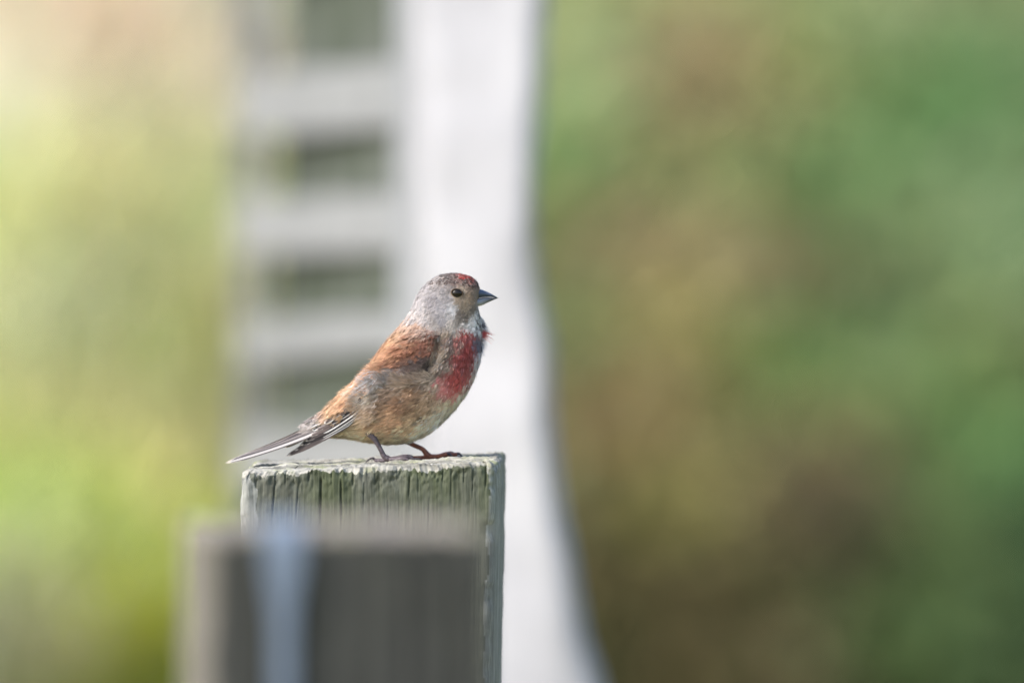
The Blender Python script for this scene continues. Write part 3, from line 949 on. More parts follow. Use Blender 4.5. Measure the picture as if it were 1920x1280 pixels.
def barbs(p, nrm, fl, length, spread, lift, wid, col, tipcol, m=13, jit=0.16, rim=0.0):
    """each contour feather = a fan of m tapering barbs; all in drawing units (u, v down, lateral)"""
    n = len(p)
    side = np.cross(nrm, fl); side /= np.linalg.norm(side, axis=1)[:, None] + 1e-9
    t = np.linspace(-1, 1, m)[None, :] + rng.normal(size=(n, m)) * jit
    a = 0.55 * (1 - np.abs(t)) + rng.uniform(0, 0.12, (n, m))
    L = length[:, None]
    start = p[:, None, :] + fl[:, None, :] * (a * L * 0.55)[..., None] + side[:, None, :] * (t * spread[:, None] * L * 0.12)[..., None]
    ang = t * spread[:, None] + rng.normal(size=(n, m)) * 0.10
    d = fl[:, None, :] * np.cos(ang)[..., None] + side[:, None, :] * np.sin(ang)[..., None]
    bl = L * (0.55 + 0.25 * (1 - np.abs(t))) * rng.uniform(0.8, 1.15, (n, m))
    lf = (lift[:, None] * (1 + 0.5 * rng.normal(size=(n, m))))[..., None]
    mid_ = start + d * (bl * 0.5)[..., None] + nrm[:, None, :] * (lf * L[..., None] * 0.75)
    tip = start + d * bl[..., None] + nrm[:, None, :] * (lf * L[..., None] * 0.9)
    start = start - nrm[:, None, :] * 0.6
    sd_ = np.cross(np.broadcast_to(nrm[:, None, :], d.shape), d)
    w = wid[:, None, None] * rng.uniform(0.7, 1.3, (n, m))[..., None]
    V = np.stack([start - sd_ * w, start + sd_ * w, mid_ + sd_ * w * 0.8, mid_ - sd_ * w * 0.8, tip + sd_ * w * 0.12, tip - sd_ * w * 0.12], 2)
    br_ = (rng.uniform(0.88, 1.12, (n, m)) * (1 + rim * (np.clip(np.abs(t), 0, 1) ** 2 - 0.4)))[..., None]
    c0 = col[:, None, :] * br_; c1 = tipcol[:, None, :] * br_
    cm = 0.55 * c0 + 0.45 * c1
    C = np.stack([c0, c0, cm, cm, c1, c1], 2)
    k = np.arange(n * m)[:, None] * 6
    F = np.concatenate([k + np.array([[0, 1, 2, 3]]), k + np.array([[3, 2, 4, 5]])])
    return V.reshape(-1, 3), F, np.clip(C.reshape(-1, 3), 0, 0.9)


def to_world(Q):
    return B(Q[:, 0], Q[:, 1], Q[:, 2])


def plumage(p, nn, tone=1.0, lengths=None, fl2=None, lift=None, scale=1.0, m=13, wid=None, rim=0.0, frost=None):
    u, v, lat = p[:, 0], p[:, 1], p[:, 2]
    f2 = flow(u, v) if fl2 is None else fl2
    fl = np.column_stack([f2, np.zeros(len(u))])
    fl += rng.normal(size=fl.shape) * np.array([0.08, 0.08, 0.05])
    fl -= nn * (fl * nn).sum(1)[:, None]
    fl /= np.linalg.norm(fl, axis=1)[:, None] + 1e-9
    # length grows from the face to the flanks
    ctl = np.array([(895, 545, 5), (880, 560, 5.5), (856, 548, 5.5), (860, 518, 7), (820, 540, 8), (850, 585, 8), (790, 570, 9), (890, 590, 7), (900, 610, 10), (780, 610, 13), (870, 650, 11), (860, 720, 14), (750, 640, 19), (700, 700, 22), (640, 750, 22), (800, 720, 18), (740, 720, 22), (700, 730, 22), (700, 780, 22), (780, 790, 17), (850, 760, 14), (740, 825, 15), (640, 812, 18), (590, 800, 20), (820, 650, 15), (785, 655, 13)], float)
    L = idw(u, v, ctl[:, :2], ctl[:, 2:3], 3.0, 6.0)[:, 0] * rng.uniform(0.8, 1.2, len(u)) * scale
    if lengths is not None: L = lengths
    jt = np.where((u > 775) & (v < 612), 1.2, 4.5)
    col = paint(u + rng.normal(size=len(u)) * jt, v + rng.normal(size=len(u)) * jt) * tone
    # individual feathers differ; soft streaks along the flow
    strk = vnoise((u * -f2[:, 1] + v * f2[:, 0]) / 6.5, (u * f2[:, 0] + v * f2[:, 1]) / 38.0, 55) + 0.5 * vnoise((u * -f2[:, 1] + v * f2[:, 0]) / 3.0, (u * f2[:, 0] + v * f2[:, 1]) / 20.0, 56)
    belly = np.clip((v - 690) / 50, 0, 1)
    col = col * (1 + rng.normal(size=len(u)) * 0.07 + 0.26 * strk * (0.35 + 0.65 * belly))[:, None]
    tip = col * np.where(rng.uniform(size=len(u)) < 0.3, 1.35, 1.08)[:, None]
    # crown: dark centred feathers with pale rims; red tips on the forecrown
    crown = np.clip(1 - poly_sd(u, v, np.array([(806, 528), (840, 508), (870, 508), (900, 530), (896, 540), (872, 533), (842, 530)], float)) / -2.0, 0, 1)
    crown = np.where(poly_sd(u, v, np.array([(806, 528), (840, 508), (870, 508), (900, 530), (896, 540), (872, 533), (842, 530)], float)) > 0, 1.0, 0.0)
    dk = (rng.uniform(size=len(u)) < 0.42) & (crown > 0.5)
    col[dk] = col[dk] * 0.32
    tip[dk] = tip[dk] * 0.55
    # throat streaks
    thr = poly_sd(u, v, np.array([(893, 580), (912, 590), (918, 632), (902, 628), (890, 606)], float)) > 0
    dk = (rng.uniform(size=len(u)) < 0.24) & thr
    col[dk] = lin((70, 68, 75)); tip[dk] = lin((90, 88, 95))
    # mantle: dark shaft streaks, warm pale fringes
    man = poly_sd(u, v, np.array([(770, 612), (800, 615), (780, 650), (700, 712), (640, 770), (610, 775), (690, 690)], float)) > 0
    dk = (rng.uniform(size=len(u)) < 0.2) & man
    col[dk] = col[dk] * 0.55; tip[dk] = tip[dk] * 0.7
    L = np.where(man, L * 1.25, L)
    hl = (rng.uniform(size=len(u)) < 0.22) & man
    col[hl] = col[hl] * 1.1 + 0.015; tip[hl] = tip[hl] * 1.15 + 0.03
    # dark arrow streaks on the lower breast
    bs = poly_sd(u, v, np.array([(800, 740), (850, 738), (870, 750), (830, 790), (770, 800), (760, 770)], float)) > 0
    dk = (rng.uniform(size=len(u)) < 0.10) & bs
    col[dk] = col[dk] * 0.45; tip[dk] = tip[dk] * 0.55
    # crimson: paler pink fringes
    red = (col[:, 0] > 2.6 * col[:, 1])
    pk = (rng.uniform(size=len(u)) < 0.22) & red
    tip[pk] = tip[pk] * 0.5 + np.array([0.55, 0.30, 0.30]) * 0.5
    if lift is None:
        lf = np.clip(0.10 + 0.05 * rng.normal(size=len(u)), 0.02, 0.3)
    else:
        lf = lift
    sprd = np.full(len(u), 0.42) * rng.uniform(0.8, 1.3, len(u))
    w = np.clip(L * 0.058, 0.42, 1.1) if wid is None else wid
    if frost is not None:
        tip = tip * (1 - frost) + np.array([0.50, 0.49, 0.50]) * frost
        col = col * (1 - 0.4 * frost) + np.array([0.42, 0.41, 0.42]) * 0.4 * frost
    return barbs(p, nn, fl, L, sprd, lf, w, col, tip, m, rim=rim)


bf = grid_faces(NR, NA, wrap=True)
pts, nn = surf_sample(U.ravel(), Vv.ravel(), LAT.ravel(), bf, 9500)
ctr = np.stack([np.interp(pts[:, 0], [580, 700, 780, 850, 900], [804, 765, 690, 570, 558])], -1)[:, 0]
out = np.sign((nn * np.column_stack([np.zeros(len(pts)), pts[:, 1] - ctr, pts[:, 2]])).sum(1))
# orient outward: flip by testing against the body's middle line
ms = np.argmin((pts[:, 0:1] - mid[None, :, 0]) ** 2 + (pts[:, 1:2] - mid[None, :, 1]) ** 2, axis=1)
outv = pts - np.column_stack([mid[ms], np.zeros(len(pts))])
nn *= np.sign((nn * outv).sum(1))[:, None]
eye_uv = (857.0, 548.5)
keep = (np.hypot((pts[:, 0] - eye_uv[0]) / 12.0, (pts[:, 1] - eye_uv[1]) / 9.5) > 1) & ~((pts[:, 0] > 893) & (pts[:, 1] < 574) & (pts[:, 1] > 541))
keep &= poly_sd(pts[:, 0], pts[:, 1], WP) < 3
pts, nn = pts[keep], nn[keep]
chunks = [plumage(pts, nn)]
# denser short face feathers
sel = (pts[:, 0] > 770) & (pts[:, 1] < 640)
pf, nf_ = surf_sample(U.ravel(), Vv.ravel(), LAT.ravel(), bf[: NA * 52], 5000)
ms = np.argmin((pf[:, 0:1] - mid[None, :, 0]) ** 2 + (pf[:, 1:2] - mid[None, :, 1]) ** 2, axis=1)
nf_ *= np.sign((nf_ * (pf - np.column_stack([mid[ms], np.zeros(len(pf))]))).sum(1))[:, None]
kf = (np.hypot((pf[:, 0] - eye_uv[0]) / 12.0, (pf[:, 1] - eye_uv[1]) / 9.5) > 1) & ~((pf[:, 0] > 893) & (pf[:, 1] < 574) & (pf[:, 1] > 541)) & (poly_sd(pf[:, 0], pf[:, 1], WP) < 3)
chunks.append(plumage(pf[kf], nf_[kf], scale=0.8, m=9, lift=np.full(kf.sum(), 0.06)))


def thin(p, r):
    keep_ = []
    for i in range(len(p)):
        if not keep_ or ((p[keep_] - p[i]) ** 2).sum(1).min() > r * r:
            keep_.append(i)
    return np.array(keep_)


kd = thin(pts[:4500], 9.0)
kd = kd[(pts[kd, 0] < 880) | (pts[kd, 1] > 600)]
kd = kd[~((pts[kd, 0] > 775) & (pts[kd, 1] < 605))]
chunks.append(plumage(pts[kd], nn[kd], tone=rng.uniform(0.68, 1.25, len(kd))[:, None], lift=np.full(len(kd), 0.15), m=25, scale=1.15, rim=0.55))
CRW = np.array([(804, 531), (838, 508), (872, 508), (899, 530), (895, 541), (874, 536), (842, 532)], float)
pc = pf[kf]; ncr = nf_[kf]
kc = (poly_sd(pc[:, 0], pc[:, 1], CRW) > 0)
pc, ncr = pc[kc], ncr[kc]
kc = thin(pc, 4.2); kc = kc[rng.uniform(size=len(kc)) < 0.72]; pc, ncr = pc[kc], ncr[kc]
redz = np.clip(1 - np.hypot((pc[:, 0] - 877 - (pc[:, 1] - 519) * 1.2) / 17, (pc[:, 1] - 519) / 6.5), 0, 1)[:, None] > 0.05
c_in = np.where(redz & (rng.uniform(size=(len(pc), 1)) < .75), lin((180, 52, 50)), lin((72, 58, 54)))
c_in = c_in * rng.uniform(0.8, 2.2, (len(pc), 1)) ** np.where(redz, .4, 1)
c_tip = np.where(redz, lin((225, 95, 88)), lin((182, 172, 166)))
f3 = np.column_stack([flow(pc[:, 0], pc[:, 1]), np.zeros(len(pc))]); f3 -= ncr * (f3 * ncr).sum(1)[:, None]; f3 /= np.linalg.norm(f3, axis=1)[:, None]
chunks.append(barbs(pc + ncr * 0.6, ncr, f3, np.full(len(pc), 6.5), np.full(len(pc), .5), np.full(len(pc), .10), np.full(len(pc), .55), c_in, c_in * .9, 9))
chunks.append(barbs(pc + f3 * 3.2 + ncr * 0.3, ncr, f3, np.full(len(pc), 5.0), np.full(len(pc), .55), np.full(len(pc), .10), np.full(len(pc), .4), c_tip, c_tip, 9))


def tuft(pu, pv, fu, fv, L, lift=0.2, m=15, extra=2.0, wid=None, both=True, frost=None):
    """loose feathers rooted at given drawing points, on both flanks"""
    pu, pv = np.asarray(pu, float), np.asarray(pv, float)
    res = []
    f = np.column_stack([fu, fv]); f = f / np.linalg.norm(f, axis=1)[:, None]
    bl_ = blat(pu, pv)
    for sgn in ((1, -1) if both else (1,)):
        p = np.column_stack([pu, pv, sgn * (bl_ - extra)])
        n_ = np.column_stack([np.zeros(len(pu)), np.zeros(len(pu)) - 0.15, -sgn * np.ones(len(pu))])
        n_ /= np.linalg.norm(n_, axis=1)[:, None]
        res.append(plumage(p, n_, lengths=np.asarray(L, float), fl2=f, lift=np.full(len(pu), lift), m=m, wid=wid, frost=frost, rim=0.3))
    return res


# flank feathers fluffed up over the lower edge of the wing
n = 120
tt = rng.uniform(0, 1, n)
eu = np.interp(tt, [0, .3, .55, .75, 1], [812, 770, 728, 700, 672]) + rng.normal(size=n) * 3
ev = np.interp(tt, [0, .3, .55, .75, 1], [700, 712, 712, 722, 756]) + rng.uniform(-1, 9, n)
chunks += tuft(eu, ev, np.full(n, -1.0), -0.20 - 0.35 * np.sin(tt * np.pi) + 0.25 * (tt > .85) + rng.normal(size=n) * .12, rng.uniform(18, 36, n), 0.26, 17, rng.uniform(0.5, 3.5, n) + 1.5 * (tt > .55), np.full(n, 0.55), frost=(np.clip(1 - np.abs(tt - 0.72) / 0.3, 0, 1) * rng.uniform(0.3, 1, n))[:, None])
# scapulars laid over the roots of the tertials
n = 55
tt = rng.uniform(0, 1, n)
eu = np.interp(tt, [0, 1], [716, 690]) + rng.uniform(-4, 16, n)
ev = np.interp(tt, [0, 1], [676, 722]) + rng.uniform(-6, 3, n)
chunks += tuft(eu, ev, -0.76 + rng.normal(size=n) * .08, 0.62 + rng.normal(size=n) * .08, rng.uniform(20, 36, n), 0.24, 17, rng.uniform(2, 5, n), np.full(n, 0.6))
# flank feathers running up over the roots of the primaries
n = 70
tt = rng.uniform(0, 1, n)
eu = np.interp(tt, [0, 1], [690, 684]) + rng.uniform(-3, 26, n)
ev = np.interp(tt, [0, 1], [732, 788]) + rng.normal(size=n) * 2
chunks += tuft(eu, ev, np.full(n, -1.0), 0.35 + rng.normal(size=n) * .15, rng.uniform(16, 32, n), 0.30, 15, rng.uniform(0, 2.5, n), np.full(n, 0.5), frost=((rng.uniform(size=n) < .4) * rng.uniform(.1, .5, n))[:, None])
# breast-side feathers overlapping the bend of the wing
n = 80
tt = rng.uniform(0, 1, n)
eu = np.interp(tt, [0, .35, .7, 1], [838, 836, 830, 818]) + rng.uniform(-2, 8, n)
ev = np.interp(tt, [0, .35, .7, 1], [620, 642, 666, 690]) + rng.normal(size=n) * 2
chunks += tuft(eu, ev, -0.75 + rng.normal(size=n) * .12, 0.72 + rng.normal(size=n) * .12, rng.uniform(10, 20, n), 0.16, 13, rng.uniform(1.5, 5.5, n), np.full(n, 0.45), frost=(rng.uniform(size=n) < .3)[:, None] * 0.5)
V = np.concatenate([c[0] for c in chunks])
Fo, Fl = 0, []
for c in chunks:
    Fl.append(c[1] + Fo); Fo += len(c[0])
pl = mesh_object('plumage', to_world(V), np.concatenate(Fl), feather_m, bird, smooth=False, colors=np.concatenate([c[2] for c in chunks]), origin=bird_base)
tag(pl, kind='stuff')

# ruffled throat tuft blowing forwards
tu = []
spec = [(884, 612, 921, 631, (205, 70, 62)), (882, 613, 916, 629, (200, 62, 58)), (886, 615, 912, 632, (190, 60, 58)), (880, 614, 908, 628, (185, 50, 52)), (890, 612, 913, 624, (215, 95, 85)),
        (892, 604, 914, 619, (205, 202, 206)), (895, 600, 911, 613, (150, 150, 158)), (890, 606, 917, 624, (195, 190, 196)), (886, 618, 906, 634, (175, 50, 52)), (897, 592, 908, 605, (200, 198, 200)), (890, 620, 908, 646, (185, 180, 190)), (893, 628, 909, 655, (188, 184, 196)), (893, 640, 907, 668, (175, 172, 186)), (888, 632, 905, 652, (120, 118, 132)), (880, 616, 903, 636, (178, 45, 48)), (897, 604, 910, 616, (95, 93, 100)), (893, 596, 909, 610, (110, 108, 112))]
for k in range(4):
    for (u0, v0, u1, v1, c) in spec:
        for lt in (-12, 0, 10):
            a = np.array([u0, v0, lt * rng.uniform(.5, 1.5)]); bb = np.array([u1, v1, a[2] * 0.7])
            d = bb - a; Ln = np.linalg.norm(d) * rng.uniform(.8, 1.12); d /= np.linalg.norm(d)
            d = d + rng.normal(size=3) * 0.09; d /= np.linalg.norm(d)
            nz = np.cross(d, [0, 0, 1.0]); nz = np.array([0.25 * nz[0], 0.25 * nz[1], -1.0]); nz -= d * (nz @ d); nz /= np.linalg.norm(nz)
            cc = lin(c) * 0.78 + lin(c).mean() * 0.2
            tu.append(barbs(a[None], nz[None], d[None], np.array([Ln]), np.array([0.16]), np.array([0.0]), np.array([0.75]), cc[None], cc[None] * 1.1, 5))
V = np.concatenate([c[0] for c in tu]); Fo = 0; Fl = []
for c in tu:
    Fl.append(c[1] + Fo); Fo += len(c[0])
tf_ = mesh_object('throat_tuft', to_world(V), np.concatenate(Fl), feather_m, bird, smooth=False, colors=np.concatenate([c[2] for c in tu]), origin=bird_base)
tf_['label'] = 'ruffled white and red throat feathers'

# ---- flight feathers
def blade(u0, v0, l0, u1, v1, l1, width, roll, body_c, edge_lo=None, edge_hi=None, tip_c=None, bend=0.0, ew=0.3, taper=0.55, base_c=None, efade=2.0):
    """one long feather: a cambered vane with a shaft; colours by place on the vane"""
    ns, nt_ = 30, 11
    a = np.array([u0, v0, l0], float); t = np.array([u1, v1, l1], float)
    ax = t - a; Ln = np.linalg.norm(ax); ax /= Ln
    lat = np.array([0, 0, -1.0])
    perp = np.cross(ax, lat); perp /= np.linalg.norm(perp)
    if perp[1] < 0: perp = -perp                 # towards the belly (down in the picture)
    wd = perp * math.cos(roll) + lat * math.sin(roll)
    nrm = np.cross(ax, wd)
    if nrm[2] > 0: nrm = -nrm
    s = np.linspace(0, 1, ns); q = np.linspace(-1, 1, nt_)
    prof = np.minimum(1, (s / 0.12) * 0.6 + 0.4) * np.where(s > taper, np.sqrt(np.clip(1 - ((s - taper) / (1 - taper)) ** 2.2, 0, 1)), 1)
    Vt, C = [], []
    def fl_(c):
        c = lin(c)
        return c * 0.8 + c.mean() * 0.2
    bc = fl_(body_c)
    for i in range(ns):
        for j in range(nt_):
            w = width * 0.5 * prof[i]
            bow = bend * math.sin(math.pi * s[i])
            cam_ = -0.10 * width * q[j] ** 2 + (0.05 * width if j == nt_ // 2 else 0)
            jag = 1 + 0.03 * math.sin(i * 2.7 + j)
            Vt.append(a + ax * Ln * s[i] + wd * w * q[j] * jag + perp * bow + nrm * cam_)
            c = bc.copy()
            if base_c is not None:
                c = fl_(base_c) * (1 - min(1, s[i] * 2.2)) + bc * min(1, s[i] * 2.2)
            fe = min(1.0, max(0.0, (efade - s[i]) / 0.2 + 0.5))
            if edge_lo is not None and q[j] > 1 - 2 * ew: c = fl_(edge_lo) * fe + c * (1 - fe)
            if edge_hi is not None and q[j] < -1 + 2 * ew: c = fl_(edge_hi)
            if tip_c is not None and (s[i] > 0.965 or (s[i] > 0.85 and abs(q[j]) > 0.85)): c = lin(tip_c)
            if j == nt_ // 2: c = c * 0.6
            c = c * (1 + 0.07 * math.sin(j * 3.1 + i * 1.7 + u1))
            C.append(c)
    return np.array(Vt), grid_faces(ns, nt_), np.clip(np.array(C), 0, 0.9)


vane_m = attr_mat('flight_feather', 0.5, 0.3, 0.1, 0.12)


def both_sides(name, parent_pair, *args, **kw):
    Vt, F, C = blade(*args, **kw)
    for sgn, par in zip((1, -1), parent_pair):
        Q = Vt.copy(); Q[:, 2] *= sgn
        mesh_object(name, to_world(Q), F, vane_m, par, colors=C, origin=to_world(Q[:1])[0])


wings = []
covert_p, covert_n = surf_sample(wu, wv, wlat, fq, 2100)
covert_n *= np.sign(-covert_n[:, 2:3])
for sgn in (1, -1):
    Wp = to_world(np.column_stack([wu, wv, wlat * sgn]))
    wg = mesh_object('wing', Wp, fq if sgn == 1 else fq[:, ::-1], skin_m, bird, colors=wcol, origin=bird_base)
    p = covert_p.copy(); nq = covert_n.copy(); p[:, 2] *= sgn; nq[:, 2] *= sgn
    Vq, Fq, Cq = plumage(p, nq, lift=np.full(len(p), 0.05), m=15, scale=1.05, rim=0.35)
    cv = mesh_object('covert_feathers', to_world(Vq), Fq, feather_m, wg, smooth=False, colors=Cq, origin=bird_base)
    cv['kind'] = 'stuff'
    wings.append(wg)

BL, WH, GY = (38, 33, 36), (232, 228, 226), (98, 84, 82)
# primaries, longest last and lowest; lateral runs in towards the tail
def WLt(u):
    return float(np.interp(u, [530, 560, 600, 640, 670, 700], [-13, -18, -28, -43, -55, -62]))


prim = [  # base, tip, width
    (664, 762, 592, 806, 8, GY, WH), (668, 768, 580, 817, 8, GY, WH), (668, 773, 571, 826, 8, (70, 60, 60), WH), (668, 779, 562, 834, 8.5, BL, WH), (666, 783, 552, 844, 9, (74, 64, 64), WH), (664, 786, 537, 854, 10, (82, 70, 68), None)]
for k, (u0, v0, u1, v1, w, bc, ed) in enumerate(prim):
    both_sides('primary_feather', wings, u0, v0, WLt(u0) + 1.2 * k, u1, v1, WLt(u1) + 1.2 * k - 2, w * 1.25, 0.45, bc, edge_hi=None, edge_lo=ed, tip_c=(205, 196, 190), bend=2.0, ew=0.13, taper=0.62, efade=0.5)
# black and white outer-web bars seen where the primaries leave the flank
for k, (u0, v0, u1, v1) in enumerate([(671, 759, 616, 795), (673, 765, 604, 811), (672, 772, 599, 820)]):
    both_sides('primary_feather', wings, u0, v0, WLt(u0) - 3.5 + 0.8 * k, u1, v1, WLt(u1) - 2.5 + .8 * k, 8.2, 0.4, BL, edge_lo=[(196, 190, 188), WH, (214, 209, 206)][k], bend=1.2, ew=[0.14, 0.2, 0.17][k], taper=0.7)
# dark secondary panel and tertials
both_sides('secondary_feather', wings, 676, 744, WLt(676) - 5, 636, 777, WLt(636) - 4.5, 13, 0.35, (92, 78, 74), edge_lo=BL, tip_c=WH, bend=-0.5, ew=0.16, taper=0.75)
both_sides('secondary_feather', wings, 662, 752, WLt(662) - 4, 608, 793, WLt(608) - 4, 11, 0.35, (96, 82, 80), edge_lo=WH, tip_c=(235, 225, 215), bend=-0.5, ew=0.16, taper=0.7)
for k, (u0, v0, u1, v1, w, c) in enumerate([(700, 700, 611, 784, 13, (178, 122, 80)), (702, 706, 622, 778, 12, (186, 132, 88)), (700, 712, 634, 772, 12, (172, 116, 74)), (694, 722, 648, 762, 12, (160, 108, 72)), (690, 698, 610, 776, 10, (188, 140, 100))]):
    both_sides('tertial_feather', wings, u0, v0, WLt(u0) - 3, u1, v1, WLt(u1) - 6 + k * .5, w, 0.55, c, edge_lo=(222, 178, 132), edge_hi=(205, 158, 112), tip_c=(226, 196, 160), bend=0.8, ew=0.12, taper=0.6, base_c=(170, 112, 72))

# far wing tip showing under the tail
Vt, F, C = blade(590, 812, 12, 533, 838, 9, 9, 0.3, (112, 98, 62), tip_c=(214, 190, 130), taper=0.7)
mesh_object('primary_feather', to_world(Vt), F, vane_m, wings[1], colors=C, origin=to_world(Vt[:1])[0])

# tail: twelve feathers, closed, notched at the end
tail = empty('tail', to_world(np.array([[600., 796., 0.]]))[0] - bird_base, bird)
for sgn in (1, -1):
    for k in range(6):
        u1 = [446, 438, 433, 430, 427, 423][k]
        v1 = [858, 860, 861.5, 863, 864.5, 867][k]
        u0, v0 = 604 - k * 1.5, 788 + k * 4.2
        lo = [None, (190, 178, 170), (165, 155, 150), (200, 194, 190), (200, 194, 190), (66, 58, 58)][k]
        c = [(92, 80, 78), (78, 68, 68), (64, 56, 58), (130, 120, 116), (70, 62, 62), (186, 181, 178)][k]
        Vt, F, C = blade(u0, v0, -(3 + 4.0 * k), u1, v1, -(1.5 + 2.2 * k), 11, 0.8 + 0.02 * k, c, edge_lo=lo, edge_hi=(168, 156, 148) if k < 3 else ((84, 74, 74) if k == 5 else None), tip_c=(205, 195, 180), bend=3.0, ew=[.1, .12, .14, .25, .3, .22][k], taper=0.72)
        Vt[:, 2] *= sgn
        mesh_object('tail_feather', to_world(Vt), F, vane_m, tail, colors=C, origin=to_world(Vt[:1])[0])
    for k, (u0, v0, u1, v1, lt) in enumerate([(622, 768, 576, 794, -6), (620, 776, 582, 799, -11), (628, 764, 590, 785, -3), (618, 784, 586, 806, -14), (616, 800, 560, 822, -10), (620, 808, 566, 825, -6)]):
        Vt, F, C = blade(u0, v0, lt - 7, u1, v1, lt - 5, 11, 0.6, BL if k < 4 else (190, 178, 150), edge_lo=WH if k < 4 else None, edge_hi=(215, 200, 185) if k < 4 else None, tip_c=WH, ew=0.2, taper=0.5)
        Vt[:, 2] *= sgn
        mesh_object('tail_covert', to_world(Vt), F, vane_m, tail, colors=C, origin=to_world(Vt[:1])[0])

# ---- bill
def loft_uvl(rows, n=20):
    """rows: (top u,v, bottom u,v, half width)"""
    rows = catmull(rows, 22)
    Vt = []
    for r in rows:
        m_ = (r[0:2] + r[2:4]) / 2; h_ = (r[0:2] - r[2:4]) / 2
        for k in range(n):
            a = 2 * math.pi * k / n
            c = math.cos(a); s_ = math.sin(a)
            Vt.append((m_[0] + h_[0] * c, m_[1] + h_[1] * c, -max(r[4], .2) * np.sign(s_) * abs(s_) ** 0.9))
    F = [tuple(f) for f in grid_faces(22, n, wrap=True).tolist()]
    F.append(tuple(reversed(range(n)))); F.append(tuple(range(21 * n, 22 * n)))
    return np.array(Vt, float), F


bill_m = attr_mat('bill_horn', 0.38, 0.5)
up = [(889, 541, 884, 559, 17), (900, 542, 897, 558.5, 14), (909, 545, 909, 556.8, 9), (918, 549, 918, 556.6, 6.3), (926, 553.5, 926, 557.7, 3.6), (931, 556.6, 931, 558.8, 1.6), (934.3, 558.6, 934.3, 559.3, .3)]
Vt, F = loft_uvl(up)
c = lin((70, 80, 100))[None] * np.ones((len(Vt), 1)) * (0.8 + 0.5 * np.clip((556 - Vt[:, 1]) / 14, 0, 1))[:, None]
c[Vt[:, 0] > 921] *= 0.55
mesh_object('upper_bill', to_world(Vt), F, bill_m, bird, colors=c, origin=to_world(Vt[:1])[0])
lo = [(884, 558.8, 884, 573, 16), (896, 559.2, 897, 574, 13), (906, 557.5, 906, 571.5, 8.6), (915, 557.0, 915, 567, 6), (923, 558, 923, 563.4, 3.4), (929, 558.2, 929, 560.8, 1.4), (932, 558.9, 932, 559.8, .3)]
Vt, F = loft_uvl(lo)
tq = np.clip((Vt[:, 0] - 900) / 22, 0, 1)[:, None]
c = lin((158, 160, 168)) * (1 - tq) + lin((72, 74, 82)) * tq
mesh_object('lower_bill', to_world(Vt), F, bill_m, bird, colors=c, origin=to_world(Vt[:1])[0])

# ---- eyes
def ball(c, r, nlat=18, nlon=28):
    Vt = []
    for i in range(nlat + 1):
        a = math.pi * i / nlat
        for j in range(nlon):
            b2 = 2 * math.pi * j / nlon
            Vt.append((c[0] + r[0] * math.sin(a) * math.cos(b2), c[1] + r[1] * math.sin(a) * math.sin(b2), c[2] + r[2] * math.cos(a)))
    return np.array(Vt), grid_faces(nlat + 1, nlon, wrap=True)


eye_m, nt, b = nmat('eye')
lw = add(nt, 'ShaderNodeTexCoord').outputs['Object']
nt.links.new(ramp(nt, noise(nt, lw, 400, 2), [(0.3, (0.006, 0.005, 0.004)), (0.7, (0.014, 0.010, 0.008))]), b.inputs['Base Color'])
b.inputs['Roughness'].default_value = 0.08; b.inputs['Specular IOR Level'].default_value = 0.4
el_ = float(blat([eye_uv[0]], [eye_uv[1]])[0])
for sgn in (1, -1):
    Vt, F = ball((eye_uv[0], eye_uv[1], sgn * (el_ + 2.0)), (10.4, 8.4, 7.5))
    ey_o = mesh_object('eye', to_world(Vt), F if sgn == 1 else F[:, ::-1], eye_m, bird, origin=to_world(np.array([[eye_uv[0], eye_uv[1], sgn * (el_ + 2.0)]]))[0])
    # eyelid: ring of pale buff skin, broken and slightly drooped in front
    Vr = []
    for i in range(40):
        a = 2 * math.pi * i / 40
        for j in range(8):
            q = 2 * math.pi * j / 8
            rr = 1.5 + 0.4 * math.sin(a * 2 + 1)
            rr *= 0.7
            R1, R2 = 10.4 + rr * math.cos(q), 8.4 + rr * math.cos(q)
            Vr.append((eye_uv[0] + R1 * math.cos(a) * (1.08 if math.cos(a) > 0.8 else 1), eye_uv[1] + R2 * math.sin(a) + 0.10 * R1 * math.cos(a), sgn * (el_ - 0.6 - 1.2 * math.sin(q) + 0.03 * R1 * math.cos(a))))
    Fr = [tuple(f) for f in np.array([[i * 8 + j, i * 8 + (j + 1) % 8, ((i + 1) % 40) * 8 + (j + 1) % 8, ((i + 1) % 40) * 8 + j] for i in range(40) for j in range(8)]).tolist()]
    low_ = np.array([max(0.0, math.sin(2 * math.pi * (q // 8) / 40)) for q in range(len(Vr))])[:, None]
    cr_ = (lin((84, 70, 58)) * (1 - low_) + lin((168, 148, 124)) * low_) * (0.75 + 0.5 * rng.uniform(size=(len(Vr), 1)))
    mesh_object('eyelid', to_world(np.array(Vr)), Fr, skin_m, ey_o, colors=cr_, origin=to_world(np.array(Vr)[:1])[0])

# ---- legs and feet
def scaly(name, cols):
    m, nt, b = nmat(name)
    tc = add(nt, 'ShaderNodeTexCoord').outputs['Object']
    v = add(nt, 'ShaderNodeTexVoronoi'); v.inputs['Scale'].default_value = 1600
    nt.links.new(tc, v.inputs['Vector'])
    nt.links.new(ramp(nt, noise(nt, tc, 700, 3), [(0.35, cols[0]), (0.65, cols[1])]), b.inputs['Base Color'])
    b.inputs['Roughness'].default_value = 0.5
    bump(nt, b, v.outputs['Distance'], 0.4, 0.0003)
    return m


leg_near = scaly('leg_skin_grey', (tuple(lin((66, 57, 61))), tuple(lin((102, 90, 95)))))
leg_far = scaly('leg_skin_backlit', (tuple(lin((114, 60, 42))), tuple(lin((152, 92, 68)))))  # reddish tone paints the backlight coming through the far leg
claw_m = scaly('claw_horn', (tuple(lin((44, 38, 42))), tuple(lin((74, 66, 70)))))


